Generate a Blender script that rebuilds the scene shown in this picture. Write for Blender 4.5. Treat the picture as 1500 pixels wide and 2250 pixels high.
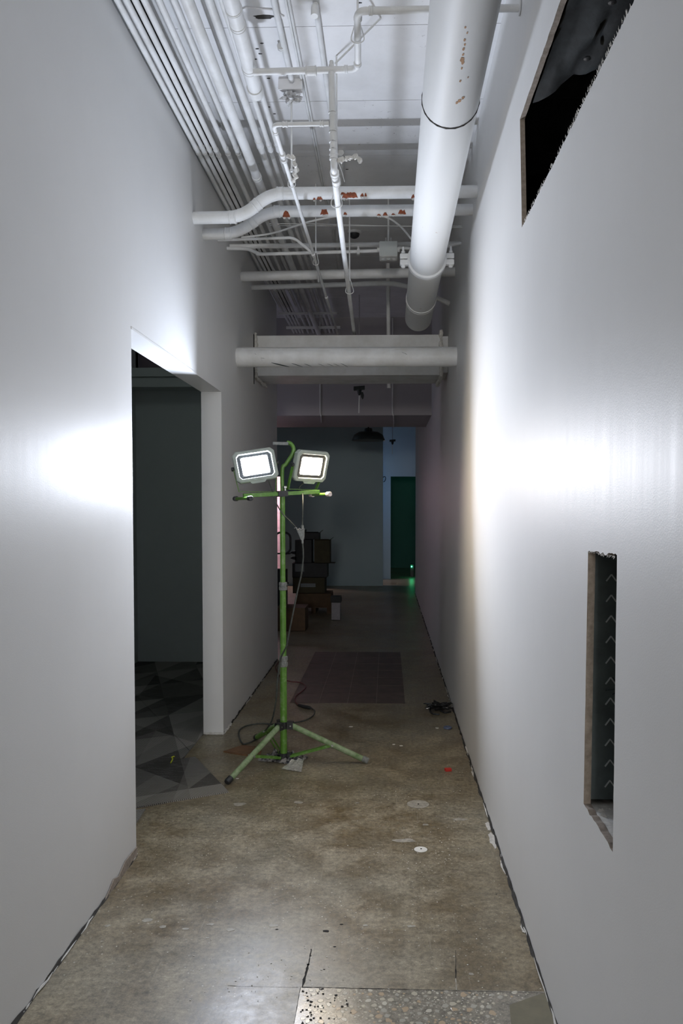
import bpy, bmesh, math, random
from mathutils import Vector, Matrix, noise
for o in list(bpy.data.objects): bpy.data.objects.remove(o, do_unlink=True)
SC = bpy.context.scene
COL = SC.collection
# ------------------------------------------------------------------ camera
F = 1750.0; CZ = 1.5; YAW = math.atan(50/1750); PIT = math.radians(2.0)
cy_, sy_, cp_, sp_ = math.cos(YAW), math.sin(YAW), math.cos(PIT), math.sin(PIT)
fv = Vector((-sy_*cp_, cy_*cp_, -sp_)); rv = Vector((cy_, sy_, 0)); uv = rv.cross(fv)
SX, SY = -49.97, 51.11                       # lens shift in pixels of the 1500x2250 frame
cam_d = bpy.data.cameras.new('camera'); cam = bpy.data.objects.new('camera', cam_d); COL.objects.link(cam)
cam_d.sensor_width = 36; cam_d.sensor_fit = 'AUTO'; cam_d.lens = 28.0
cam_d.shift_x = SX/2250; cam_d.shift_y = SY/2250; cam_d.clip_start = 0.05; cam_d.clip_end = 100
cam.matrix_world = Matrix((( rv.x, uv.x, -fv.x, 0), (rv.y, uv.y, -fv.y, 0), (rv.z, uv.z, -fv.z, CZ), (0, 0, 0, 1)))
SC.camera = cam
# ------------------------------------------------------------------ light and exposure
LAMP_L = 720.0; LAMP_R = 160.0              # radiance of the two LED panels (used in the flood lamp builder)
world = bpy.data.worlds.new('world'); SC.world = world; world.use_nodes = True
world.node_tree.nodes['Background'].inputs[0].default_value = (0.5, 0.6, 0.8, 1)
world.node_tree.nodes['Background'].inputs[1].default_value = 0.002
SC.view_settings.view_transform = 'Standard'; SC.view_settings.look = 'None'
SC.view_settings.gamma = 1; SC.view_settings.use_curve_mapping = False
SC.view_settings.exposure = 0.26
SC.cycles.use_denoising = True
SC.cycles.max_bounces = 10; SC.cycles.diffuse_bounces = 6
def area(name, loc, rot, size, power, color):
    d = bpy.data.lights.new(name, 'AREA'); d.shape = 'SQUARE'; d.size = size; d.energy = power; d.color = color
    o = bpy.data.objects.new(name, d); COL.objects.link(o); o.location = loc; o.rotation_euler = rot
    return o
# added fills, and lamps inferred in the rooms further on
area('back_room_fill', (-2.6, 12.4, 3.4), (0, 0, 0), 1.0, 2.6, (0.50, 0.80, 1.0))  # unseen fill added for the dim bluish ambient of the back room
area('fill_behind_camera', (-.3, -8.2, 2.2), (math.radians(90), 0, 0), 0.9, 165.0, (1.0, 0.97, 0.92))  # unseen fill added behind the camera to lift surfaces facing it
area('side_room_fill', (-1.85, 5.6, 3.5), (0, 0, 0), 0.5, 1.6, (0.85, 1.0, 0.95))  # unseen fill added to brighten the side room
area('lamp_beyond_far_wall', (-1.1, 16.15, 2.0), (0, math.radians(-75), 0), 0.4, 3.6, (0.22, 0.52, 1.0))
area('lamp_in_tiled_room', (-2.9, 15.75, 2.3), (math.radians(40), 0, 0), 0.3, 75.0, (1.0, 0.76, 0.82))
area('lamp_left_back_room', (-2.3, 8.12, 1.9), (0, math.radians(-90), 0), 0.3, 2.8, (0.78, 0.75, 1.0))
area('green_fill_beyond_door', (1.2, 18.6, 3.3), (0, 0, 0), 0.4, 1.3, (0.02, 1.0, 0.70))  # unseen fill added to turn the far doorway green

# ------------------------------------------------------------------ helpers
def at(px, py, X=None, Y=None, Z=None):
    a = px-750+SX; b = -(py-1125-SY); d = fv*F+rv*a+uv*b
    t = X/d.x if X is not None else Y/d.y if Y is not None else (Z-CZ)/d.z
    return Vector((d.x*t, d.y*t, CZ+d.z*t))
V = Vector
def tag(o, label=None, cat=None, group=None, kind=None):
    if label: o['label'] = label
    if cat: o['category'] = cat
    if group: o['group'] = group
    if kind: o['kind'] = kind
    return o
def empty(name, loc=(0,0,0), label=None, cat=None, group=None):
    o = bpy.data.objects.new(name, None); COL.objects.link(o); o.location = loc; o.empty_display_size = .05
    tag(o, label, cat, group); return o
def fillet(pts, r, n=6):
    pts = [V(p) for p in pts]; out = [pts[0]]
    for i in range(1, len(pts)-1):
        p, a, b = pts[i], pts[i-1]-pts[i], pts[i+1]-pts[i]
        k = min(r, a.length*.45, b.length*.45); a = p+a.normalized()*k; b = p+b.normalized()*k
        for j in range(n+1):
            t = j/n; out.append(a*(1-t)**2+p*2*t*(1-t)+b*t*t)
    return out+[pts[-1]]
def smooth_path(pts, n=6):
    pts = [V(p) for p in pts]; out = []
    q = [pts[0]*2-pts[1]]+pts+[pts[-1]*2-pts[-2]]
    for i in range(1, len(q)-2):
        for j in range(n):
            t = j/n; a, b, c, d = q[i-1], q[i], q[i+1], q[i+2]
            out.append(.5*((2*b)+(c-a)*t+(2*a-5*b+4*c-d)*t*t+(3*b-a-3*c+d)*t**3))
    return out+[pts[-1]]
class MB:
    def __init__(s): s.v = []; s.f = []; s.m = []
    def add(s, vs, fs, mi=0):
        k = len(s.v); s.v += [tuple(x) for x in vs]; s.f += [tuple(i+k for i in f) for f in fs]; s.m += [mi]*len(fs); return s
    def box(s, x0, x1, y0, y1, z0, z1, mi=0):
        return s.add([(x,y,z) for z in (z0,z1) for y in (y0,y1) for x in (x0,x1)],
            [(0,2,3,1),(4,5,7,6),(0,1,5,4),(2,6,7,3),(0,4,6,2),(1,3,7,5)], mi)
    def obox(s, c, ax, ay, az, mi=0):
        c, ax, ay, az = V(c), V(ax), V(ay), V(az)
        return s.add([c+ax*i+ay*j+az*k for k in (-1,1) for j in (-1,1) for i in (-1,1)],
            [(0,2,3,1),(4,5,7,6),(0,1,5,4),(2,6,7,3),(0,4,6,2),(1,3,7,5)], mi)
    def tube(s, pts, r, n=14, caps=True, mi=0):
        pts = [V(p) for p in pts]; rs = r if isinstance(r, (list, tuple)) else [r]*len(pts)
        t = (pts[1]-pts[0]).normalized(); a = t.cross(V((0,0,1)))
        if a.length < .1: a = t.cross(V((1,0,0)))
        a.normalize(); vs = []
        for i, p in enumerate(pts):
            if i == 0: d = pts[1]-pts[0]
            elif i == len(pts)-1: d = pts[-1]-pts[-2]
            else: d = (pts[i]-pts[i-1]).normalized()+(pts[i+1]-pts[i]).normalized()
            if d.length > 1e-9: t = d.normalized()
            a = (a-t*a.dot(t)).normalized(); b = t.cross(a)
            for j in range(n):
                w = 2*math.pi*j/n; vs.append(p+(a*math.cos(w)+b*math.sin(w))*rs[i])
        fs = [(i*n+j, i*n+(j+1)%n, (i+1)*n+(j+1)%n, (i+1)*n+j) for i in range(len(pts)-1) for j in range(n)]
        if caps: fs += [tuple(range(n))[::-1], tuple((len(pts)-1)*n+j for j in range(n))]
        return s.add(vs, fs, mi)
    def lathe(s, c, prof, n=24, axis=(0,0,1), mi=0):
        c = V(c); ax = V(axis).normalized(); a = ax.orthogonal().normalized(); b = ax.cross(a)
        vs = [c+ax*h+(a*math.cos(2*math.pi*j/n)+b*math.sin(2*math.pi*j/n))*r for r, h in prof for j in range(n)]
        fs = [(i*n+j, i*n+(j+1)%n, (i+1)*n+(j+1)%n, (i+1)*n+j) for i in range(len(prof)-1) for j in range(n)]
        fs += [tuple(range(n))[::-1], tuple((len(prof)-1)*n+j for j in range(n))]
        return s.add(vs, fs, mi)
    def prism(s, poly, vec, mi=0):
        n = len(poly); vec = V(vec); P = [V(p) for p in poly]
        return s.add(P+[p+vec for p in P], [tuple(range(n))[::-1], tuple(range(n, 2*n))]+[(i,(i+1)%n,n+(i+1)%n,n+i) for i in range(n)], mi)
    def build(s, name, mats, parent=None, smooth=False, label=None, cat=None, group=None, kind=None, bevel=0, auto=40):
        me = bpy.data.meshes.new(name); me.from_pydata(s.v, [], s.f)
        if not isinstance(mats, (list, tuple)): mats = [mats]
        for m in mats: me.materials.append(m)
        bm = bmesh.new(); bm.from_mesh(me)
        for i, f in enumerate(bm.faces): f.material_index = s.m[i]
        bmesh.ops.recalc_face_normals(bm, faces=bm.faces)
        if bevel: bmesh.ops.bevel(bm, geom=[e for e in bm.edges if len(e.link_faces) == 2 and e.calc_face_angle(0) > .6], offset=bevel, segments=2, affect='EDGES', profile=.6)
        if smooth:
            for f in bm.faces: f.smooth = True
            for e in bm.edges:
                if len(e.link_faces) == 2 and e.calc_face_angle(0) > math.radians(auto): e.smooth = False
        bm.to_mesh(me); bm.free()
        o = bpy.data.objects.new(name, me); COL.objects.link(o)
        if parent: o.parent = parent; o.matrix_parent_inverse = Matrix.Translation(-parent.location) if parent.type == 'EMPTY' else Matrix.Identity(4)
        tag(o, label, cat, group, kind); return o
def struct(mb, name, m, parent=None, **k):
    return mb.build(name, m, parent, kind=None if parent else 'structure', **k)

# ------------------------------------------------------------------ materials
def ramp(nt, fac, stops):
    r = nt.nodes.new('ShaderNodeValToRGB'); el = r.color_ramp.elements
    while len(el) < len(stops): el.new(.5)
    for e, (p, c) in zip(el, stops): e.position = p; e.color = (c if len(c) == 4 else (*c, 1))
    nt.links.new(fac, r.inputs[0]); return r.outputs[0]
def tex(nt, co, scale, kind='Noise', stretch=None, detail=6, rough=.6, rot=None):
    mp = nt.nodes.new('ShaderNodeMapping'); nt.links.new(co, mp.inputs[0])
    if stretch: mp.inputs['Scale'].default_value = stretch
    if rot: mp.inputs['Rotation'].default_value = rot
    t = nt.nodes.new('ShaderNodeTex'+kind); nt.links.new(mp.outputs[0], t.inputs['Vector']); t.inputs['Scale'].default_value = scale
    if kind == 'Noise': t.inputs['Detail'].default_value = detail; t.inputs['Roughness'].default_value = rough
    return t
def mixc(nt, fac, a, b, mode='MIX'):
    m = nt.nodes.new('ShaderNodeMix'); m.data_type = 'RGBA'; m.blend_type = mode
    for sock, val in ((m.inputs[0], fac), (m.inputs[6], a), (m.inputs[7], b)):
        if hasattr(val, 'links') or hasattr(val, 'is_linked'): nt.links.new(val, sock)
        else: sock.default_value = val if isinstance(val, (int, float)) else (*val, 1)[:4]
    return m.outputs[2]
def base(name, color=(.5,.5,.5), rough=.5, metal=0, spec=.5):
    m = bpy.data.materials.new(name); m.use_nodes = True; nt = m.node_tree; b = nt.nodes['Principled BSDF']
    b.inputs['Base Color'].default_value = (*color, 1); b.inputs['Roughness'].default_value = rough
    b.inputs['Metallic'].default_value = metal; b.inputs['Specular IOR Level'].default_value = spec
    co = nt.nodes.new('ShaderNodeTexCoord').outputs['Object']
    return m, nt, b, co
def bump(nt, b, h, strength, dist=.01):
    n = nt.nodes.new('ShaderNodeBump'); n.inputs['Strength'].default_value = strength; n.inputs['Distance'].default_value = dist
    nt.links.new(h, n.inputs['Height']); nt.links.new(n.outputs[0], b.inputs['Normal']); return n
def simple(name, color, rough=.5, metal=0, var=.15, scale=30, bmp=.1, spec=.5):
    m, nt, b, co = base(name, color, rough, metal, spec); t = tex(nt, co, scale)
    lo = tuple(c*(1-var) for c in color); hi = tuple(min(1, c*(1+var)) for c in color)
    nt.links.new(ramp(nt, t.outputs[0], [(.3, lo), (.7, hi)]), b.inputs['Base Color'])
    if bmp: bump(nt, b, t.outputs[0], bmp, .003)
    return m
def paint_wall(name, color, rough=.36):
    m, nt, b, co = base(name, color, rough, 0, .15)
    t = tex(nt, co, 1.3); c = ramp(nt, t.outputs[0], [(.3, tuple(x*.95 for x in color)), (.7, color)])
    nt.links.new(c, b.inputs['Base Color'])
    s = tex(nt, co, 6, stretch=(1, 3.5, .12)); nt.links.new(ramp(nt, s.outputs[0], [(.3, (rough-.025,)*3), (.7, (rough+.025,)*3)]), b.inputs['Roughness'])
    p = tex(nt, co, 260, detail=2); bump(nt, b, p.outputs[0], .12, .002)
    return m
M = {}
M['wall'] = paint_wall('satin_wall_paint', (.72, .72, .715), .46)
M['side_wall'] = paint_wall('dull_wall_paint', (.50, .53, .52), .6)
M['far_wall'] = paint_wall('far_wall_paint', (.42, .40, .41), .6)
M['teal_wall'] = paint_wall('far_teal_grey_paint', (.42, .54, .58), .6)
M['dark_door_wall'] = paint_wall('dark_wall_green_glow', (.06, .20, .17), .6)  # green glow beyond the door is put into this wall colour
M['gypsum'] = simple('cut_gypsum', (.30, .255, .215), .9, var=.25, scale=60, bmp=.5)
M['plaster'] = simple('rough_plaster', (.62, .61, .58), .9, var=.2, scale=50, bmp=.8)
M['dark_glue'] = simple('dark_glue_line', (.035, .033, .03), .8, var=.4, scale=40)
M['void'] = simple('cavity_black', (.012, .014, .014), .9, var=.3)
# pipe paint with faint grime
m, nt, b, co = base('white_pipe_paint', (.70, .71, .71), .5, 0, .35)
t = tex(nt, co, 7, detail=8); nt.links.new(ramp(nt, t.outputs[0], [(.25, (.60,.60,.58)), (.6, (.76,.77,.775))]), b.inputs['Base Color'])
t2 = tex(nt, co, 120, detail=2); bump(nt, b, t2.outputs[0], .12, .002); M['pipe'] = m
# big pipe with small rust specks
m, nt, b, co = base('white_pipe_paint_rust_specks', (.74, .75, .75), .55, 0, .3)
t = tex(nt, co, 45, detail=3, stretch=(1, .5, 1)); a = ramp(nt, t.outputs[0], [(.70, (0,0,0)), (.74, (1,1,1))])
t3 = tex(nt, co, 1.1, detail=2); a3 = ramp(nt, t3.outputs[0], [(.52, (0,0,0)), (.6, (1,1,1))])
nt.links.new(mixc(nt, mixc(nt, 1.0, a, a3, 'MULTIPLY'), (.74,.75,.75), (.40,.22,.11)), b.inputs['Base Color'])
t2 = tex(nt, co, 90, detail=2); bump(nt, b, t2.outputs[0], .1, .002); M['pipe_rust'] = m
M['rust'] = simple('rust_primer', (.22, .055, .02), .8, var=.35, scale=60, bmp=.5)
M['rust_pale'] = simple('pale_rust_stain', (.42, .25, .14), .8, var=.3, scale=60)
M['flake'] = simple('paint_flake', (.66, .66, .63), .7, var=.1)
M['darkmark'] = simple('dark_score_mark', (.03, .045, .05), .7, var=.3)
# ceiling concrete painted white
m, nt, b, co = base('painted_concrete_ceiling', (.62, .63, .64), .8, 0, .3)
t = tex(nt, co, 2.2, detail=9); c1 = ramp(nt, t.outputs[0], [(.3, (.68,.68,.68)), (.62, (.82,.82,.83))])
g = tex(nt, co, 28, detail=8, rough=.75); g1 = ramp(nt, g.outputs[0], [(.61, (0,0,0)), (.66, (1,1,1))])
g2 = tex(nt, co, 1.9, detail=3); g3 = ramp(nt, g2.outputs[0], [(.5, (0,0,0)), (.62, (.8,.8,.8))])
nt.links.new(mixc(nt, mixc(nt, 1.0, g1, g3, 'MULTIPLY'), c1, (.20,.19,.18)), b.inputs['Base Color'])
bump(nt, b, g.outputs[0], .3, .006); M['ceiling'] = m
# floor: ground concrete
def concrete(name, c_a, c_b, c_c, r0=.22, r1=.5, speck=.6):
    m, nt, b, co = base(name, c_a, .35)
    n1 = tex(nt, co, 1.5, detail=10, rough=.65); n2 = tex(nt, co, 5.5, detail=10, rough=.7); n3 = tex(nt, co, 45, detail=8, rough=.75)
    c = mixc(nt, ramp(nt, n1.outputs[0], [(.36, (0,0,0)), (.62, (1,1,1))]), c_a, c_b)
    c = mixc(nt, ramp(nt, n2.outputs[0], [(.45, (0,0,0)), (.75, (1,1,1))]), c, c_c)
    c = mixc(nt, .9, c, ramp(nt, n3.outputs[0], [(.3, (.34,.34,.34)), (.66, (1.4,1.4,1.4))]), 'MULTIPLY')
    n4 = tex(nt, co, 170, detail=5, rough=.8); c = mixc(nt, .7, c, ramp(nt, n4.outputs[0], [(.35, (.6,.6,.6)), (.65, (1.35,1.35,1.35))]), 'MULTIPLY')
    v = tex(nt, co, 60, 'Voronoi'); sp = ramp(nt, v.outputs['Distance'], [(.12, (1,1,1)), (.20, (0,0,0))])
    gate = ramp(nt, tex(nt, co, 2.3, detail=3).outputs[0], [(.40, (0,0,0)), (.60, (1,1,1))])
    rnd = ramp(nt, v.outputs['Color'], [(.55, (0,0,0)), (.75, (1,1,1))])
    k = mixc(nt, 1.0, mixc(nt, 1.0, sp, gate, 'MULTIPLY'), rnd, 'MULTIPLY')
    c = mixc(nt, k, c, (speck, speck*.95, speck*.82))
    for ang, sc in ((.25, 11), (-.5, 14), (1.35, 9)):
        s = tex(nt, co, sc, stretch=(5.5, .25, 1), detail=3, rot=(0, 0, ang)); q = ramp(nt, s.outputs[0], [(.68, (0,0,0)), (.73, (.28,.28,.28))])
        c = mixc(nt, q, c, (.42, .38, .30))
    nt.links.new(c, b.inputs['Base Color'])
    nt.links.new(ramp(nt, n2.outputs[0], [(.3, (r0,)*3), (.7, (r1,)*3)]), b.inputs['Roughness'])
    bump(nt, b, n3.outputs[0], .12, .003)
    return m
M['floor'] = concrete('ground_concrete', (.155, .112, .055), (.235, .208, .150), (.37, .32, .22), .27, .50)
M['terrazzo'] = concrete('terrazzo_matrix', (.24, .22, .175), (.28, .26, .215), (.32, .29, .24), .16, .30, .7)
M['olive'] = simple('olive_cement_skim', (.17, .155, .10), .35, var=.15, scale=20, bmp=.05)
M['patch'] = simple('pale_floor_patch', (.34, .315, .26), .5, var=.3, scale=40, bmp=.1)
M['dust'] = simple('white_dust', (.62, .60, .56), .9, var=.2, scale=50, bmp=.3)
M['vinyl'] = simple('old_brown_tile', (.095, .066, .054), .5, var=.3, scale=12, bmp=.05)
M['crack'] = simple('floor_crack', (.015, .013, .012), .9, var=.3)
for i, c in enumerate([(.52,.48,.38), (.60,.57,.48), (.48,.37,.25), (.42,.40,.34)]):
    M['peb%d' % i] = simple('terrazzo_chip_%d' % i, c, .25, var=.12, scale=40, bmp=0)
# carpet
m, nt, b, co = base('ribbed_carpet', (.1, .1, .1), .95, spec=.1)
ROT = math.radians(28.8)
w = tex(nt, co, 36, 'Wave', rot=(0, 0, -ROT-.55)); w.inputs['Distortion'].default_value = .6; w.inputs['Detail'].default_value = 2
ck = tex(nt, co, 1.0, 'Checker', rot=(0, .0, -ROT), stretch=(3.2, 1.64, 0.0)); ck.inputs['Color1'].default_value = (1,1,1,1); ck.inputs['Color2'].default_value = (0,0,0,1)
def mth(op, x, y=None):
    n_ = nt.nodes.new('ShaderNodeMath'); n_.operation = op
    for k_, q_ in enumerate((x, y)):
        if q_ is None: continue
        if isinstance(q_, (int, float)): n_.inputs[k_].default_value = q_
        else: nt.links.new(q_, n_.inputs[k_])
    return n_.outputs[0]
sx_ = nt.nodes.new('ShaderNodeSeparateXYZ'); nt.links.new(co, sx_.inputs[0]); X_, Y_ = sx_.outputs[0], sx_.outputs[1]
def lin(p, q_): return mth('ADD', mth('MULTIPLY', X_, p), mth('MULTIPLY', Y_, q_))
def tri(p1, q1, p2, q2):
    ua, ub = lin(p1, q1), lin(p2, q2); c_ = nt.nodes.new('ShaderNodeCombineXYZ')
    nt.links.new(mth('FLOOR', ua), c_.inputs[0]); nt.links.new(mth('FLOOR', ub), c_.inputs[1]); nt.links.new(mth('GREATER_THAN', mth('FRACT', ua), mth('FRACT', ub)), c_.inputs[2])
    wn = nt.nodes.new('ShaderNodeTexWhiteNoise'); wn.noise_dimensions = '3D'; nt.links.new(c_.outputs[0], wn.inputs[0]); return wn.outputs[0]
pat = mth('ADD', mth('MULTIPLY', tri(2.6, .9, -.9, 1.7), .6), mth('MULTIPLY', tri(1.2, 1.5, -2.1, 1.1), .4))
sh = ramp(nt, pat, [(.2, (.07,.066,.06)), (.8, (.29,.275,.25))])
st = tex(nt, co, 20, stretch=(.5, 6, 1), rot=(0, 0, ROT+.55), detail=2)
sh = mixc(nt, ramp(nt, st.outputs[0], [(.55, (0,0,0)), (.62, (.22,.22,.22))]), sh, (.3,.3,.29))
sh = mixc(nt, .75, sh, ramp(nt, w.outputs[0], [(.25, (.35,.35,.35)), (.6, (1.3,1.3,1.3))]), 'MULTIPLY')
nt.links.new(sh, b.inputs['Base Color']); bump(nt, b, w.outputs[0], .7, .004); M['carpet'] = m
# lamp stand
m, nt, b, co = base('green_enamel', (.09, .33, .025), .35)
t = tex(nt, co, 35, detail=6); nt.links.new(ramp(nt, t.outputs[0], [(.3, (.070,.185,.018)), (.55, (.105,.245,.035)), (.8, (.26,.35,.19))]), b.inputs['Base Color'])
bump(nt, b, t.outputs[0], .06, .002); M['green'] = m
m, nt, b, co = base('dusty_green_enamel', (.2, .36, .14), .6)
t = tex(nt, co, 30, detail=6); nt.links.new(ramp(nt, t.outputs[0], [(.3, (.12,.21,.07)), (.7, (.30,.37,.23))]), b.inputs['Base Color']); M['green_dusty'] = m
M['black'] = simple('black_plastic', (.025, .026, .028), .45, var=.3, scale=50, bmp=.1)
M['grey_plastic'] = simple('dusty_grey_plastic', (.20, .21, .20), .6, var=.35, scale=80, bmp=.2)
M['steel'] = simple('worn_steel', (.5, .5, .5), .35, 1.0, var=.2)
M['foil'] = simple('painted_foil', (.5, .5, .5), .6, .3, var=.4, scale=60, bmp=.6)
M['foil_white'] = simple('shiny_wrapper', (.62, .60, .56), .22, .4, var=.4, scale=70, bmp=.5)
M['cream'] = simple('cream_cap', (.72, .60, .55), .5, var=.1)
M['housing'] = simple('grey_green_lamp_housing', (.33, .37, .33), .45, var=.12, scale=25, bmp=.05)
M['gasket'] = simple('white_lamp_rim', (.8, .8, .8), .4, var=.05)
def emit(name, color, s):
    m = bpy.data.materials.new(name); m.use_nodes = True; nt = m.node_tree; nt.nodes.clear()
    e = nt.nodes.new('ShaderNodeEmission'); e.inputs[0].default_value = (*color, 1); e.inputs[1].default_value = s
    o = nt.nodes.new('ShaderNodeOutputMaterial'); nt.links.new(e.outputs[0], o.inputs[0]); return m
M['led_cool'] = emit('led_panel_cool', (.80, .88, 1.04), LAMP_L)
M['led_warm'] = emit('led_panel_warm', (1.0, .83, .60), LAMP_R)
M['flare_green'] = emit('green_flare_glow', (.03, 1.0, .35), 200.0)  # emission of the added flare dot, not a lamp of the room
# cavity stuff
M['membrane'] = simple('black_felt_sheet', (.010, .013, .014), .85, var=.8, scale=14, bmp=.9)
M['stud'] = simple('galvanised_stud', (.13, .16, .165), .5, .6, var=.2, scale=14)
M['chevron'] = simple('pressed_stud_rib', (.55, .60, .60), .4, .2, var=.1)
M['dark_metal'] = simple('dark_enamel', (.02, .028, .028), .5, var=.3)
M['cardboard'] = simple('brown_cardboard', (.085, .052, .027), .85, var=.15, scale=14, bmp=.1)
M['cardboard_olive'] = simple('dark_olive_cardboard', (.05, .044, .022), .85, var=.15, scale=14, bmp=.1)
M['cardboard_black'] = simple('black_card', (.022, .024, .026), .7, var=.2, scale=14)
M['label'] = simple('pale_label', (.14, .16, .17), .6, var=.1)
M['white_box'] = simple('white_box', (.26, .25, .27), .6, var=.1)
M['pink_tile'] = simple('pink_glazed_tile', (.75, .52, .56), .3, var=.05, scale=5, bmp=0)
M['wood'] = simple('brown_hardboard', (.17, .085, .04), .7, var=.2, scale=20)
M['red'] = simple('red_plastic', (.55, .03, .02), .5, var=.1)
M['blue'] = simple('blue_grey_plastic', (.10, .13, .22), .4, var=.1)
M['white'] = simple('white_plastic', (.72, .70, .64), .5, var=.1)
M['yellow'] = simple('yellow_green_scrap', (.45, .5, .02), .6, var=.1)
M['paper'] = simple('paper_scrap', (.75, .73, .68), .8, var=.1)
M['cord'] = simple('dusty_black_cord', (.05, .056, .05), .55, var=.5, scale=60, bmp=.1)
M['cord_red'] = simple('dark_red_cord', (.12, .03, .03), .55, var=.4, scale=60, bmp=.1)
m, nt, b, co = base('crumpled_clear_film', (.35, .36, .38), .12)
b.inputs['Transmission Weight'].default_value = .55; b.inputs['IOR'].default_value = 1.3
t = tex(nt, co, 40); nt.links.new(ramp(nt, t.outputs[0], [(.4, (.03,.035,.05)), (.6, (.55,.52,.5))]), b.inputs['Base Color']); M['film'] = m
m, nt, b, co = base('black_film', (.02, .02, .02), .2); M['black_film'] = m

R = random.Random(7)
LW, RW, HC, TH = -1.080, .495, 3.615, .130
YB = -9.0                                     # corridor's end behind the camera
# ================================================================== structure
def jag(a, b, step, amp, rnd=R):
    "points from a to b (2-tuples, b excluded) with jitter perpendicular to the line"
    ax, ay = a; bx, by = b; L = math.hypot(bx-ax, by-ay); n = max(1, int(L/step)); nx, ny = -(by-ay)/L, (bx-ax)/L
    out = [(ax, ay)]
    for i in range(1, n):
        t = i/n; j = rnd.uniform(-amp, amp); out.append((ax+(bx-ax)*t+nx*j, ay+(by-ay)*t+ny*j))
    return out
def slab(outer, holes, x0, x1, name, mats, kind='structure', parent=None):
    "a slab normal to X with outline and holes given in (y, z); hole edges take material 1"
    bm = bmesh.new(); loops = []
    for lp in [outer]+holes:
        vs = [bm.verts.new((x0, y, z)) for y, z in lp]; loops.append(vs)
        for i in range(len(vs)): bm.edges.new((vs[i], vs[(i+1) % len(vs)]))
    bmesh.ops.triangle_fill(bm, edges=bm.edges[:], use_beauty=True, use_dissolve=False)
    front = bm.faces[:]; mp = {}
    for v in [v for l in loops for v in l]: mp[v] = bm.verts.new((x1, v.co.y, v.co.z))
    for f in front: bm.faces.new([mp[v] for v in reversed(f.verts)])
    for k, vs in enumerate(loops):
        for i in range(len(vs)):
            a, b_ = vs[i], vs[(i+1) % len(vs)]
            f = bm.faces.new((a, b_, mp[b_], mp[a])); f.material_index = 1 if k else 0
    bmesh.ops.recalc_face_normals(bm, faces=bm.faces)
    me = bpy.data.meshes.new(name); bm.to_mesh(me); bm.free()
    for m_ in mats: me.materials.append(m_)
    o = bpy.data.objects.new(name, me); COL.objects.link(o)
    if parent: o.parent = parent
    elif kind: o['kind'] = kind
    return o
# floor slab with its concrete top; the terrazzo bay is set into it
floor = struct(MB().box(-6, 2.6, YB-.1, 20, -.12, 0), 'floor', M['floor'])
# left wall: near pier, header and far pier with the doorway, top stops short of the slab
Y1, Y2, ZH, ZT = 3.360, 5.180, 2.252, 3.485
outl = [(YB, 0)]+jag((YB, 0.004), (Y1, .004), .05, .004)[1:]+[(Y1, .0), (Y1, ZH), (Y2, ZH), (Y2, 0)]+jag((Y2, .004), (7.82, .004), .06, .004)[1:]+[(7.82, 0), (7.82, ZT), (YB, ZT)]
slab(outl, [], LW, LW-TH, 'wall_left', [M['wall'], M['gypsum']])
# right wall: one skin of board with two cut holes
h1 = jag((1.15, 2.515), (2.985, 2.530), .009, .0028)+jag((2.985, 2.530), (3.045, 2.950), .05, .001)+jag((3.045, 2.950), (1.15, 2.955), .025, .002)+[(1.15, 2.955)]
h2 = jag((1.735, .745), (1.995, .755), .02, .004)+jag((1.995, .755), (1.975, 1.392), .05, .0012)+jag((1.975, 1.392), (1.728, 1.397), .012, .004)+jag((1.728, 1.397), (1.735, .745), .04, .0012)
wr = slab([(YB, 0), (13.9, 0), (13.9, HC), (YB, HC)], [h1, h2], RW, RW+.018, 'wall_right', [M['wall'], M['gypsum']])
# paper fuzz torn along the cut edges of the upper hole
fz = MB()
for i in range(170):
    y = R.uniform(1.55, 2.97); z = 2.515+(y-1.15)*.0082+R.uniform(-.003, .003); l = R.uniform(.003, .011)
    fz.add([(RW-.0006, y, z), (RW-.0012, y+R.uniform(.002, .006), z), (RW-.003, y+R.uniform(-.004, .006), z+l)], [(0,1,2)])
for i in range(60):
    y = R.uniform(1.735, 1.97); z = 1.392+R.uniform(-.002, .003); l = R.uniform(.002, .008)
    fz.add([(RW-.0006, y, z), (RW-.0012, y+R.uniform(.002, .005), z), (RW-.002, y+R.uniform(-.004, .006), z-l*.6)], [(0,1,2)])
fz.build('torn_paper', M['dust'], wr, kind='stuff')
# cavity behind the right wall
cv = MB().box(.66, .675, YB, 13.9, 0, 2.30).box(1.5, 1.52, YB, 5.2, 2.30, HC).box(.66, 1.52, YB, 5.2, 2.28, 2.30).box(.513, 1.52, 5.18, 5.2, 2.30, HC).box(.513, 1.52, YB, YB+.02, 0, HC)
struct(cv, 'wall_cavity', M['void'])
st = empty('metal_stud', (.56, 1.999, .75), 'dark galvanised stud with a column of pressed chevrons behind the low wall slot', 'stud')
MB().box(.514, .655, 1.999, 2.001, .765, 1.60).box(.514, .516, 2.001, 2.035, .765, 1.60).build('stud_web', M['stud'], st)
for i in range(11):
    p = at(1343-i*.35, 1262+45.3*i, Y=1.997); ch = MB(); s_ = .0125
    for sgn in (-1, 1):
        a = V((p.x, 1.9975, p.z)); b_ = V((p.x+sgn*s_, 1.9975, p.z-.017)); d = (b_-a).normalized(); ch.obox((a+b_)/2, d*(b_-a).length/2, (0, .0012, 0), V((0,1,0)).cross(d)*.0016)
    ch.build('chevron', M['chevron'], st)
mk = MB()
for (a, b_) in (((1329,1517), (1352,1514)), ((1346,1488), (1353,1500)), ((1345,1526), (1354,1521))):
    A = at(*a, Y=1.9965); B = at(*b_, Y=1.9965); d = (B-A).normalized(); mk.obox((A+B)/2, d*(B-A).length/2, (0,.0004,0), V((0,1,0)).cross(d)*.0013)
mk.build('marker_scrawl', M['darkmark'], st, label='black marker strokes')
lg = MB().box(.514, .655, 1.60, 2.10, .735, .752)
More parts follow.
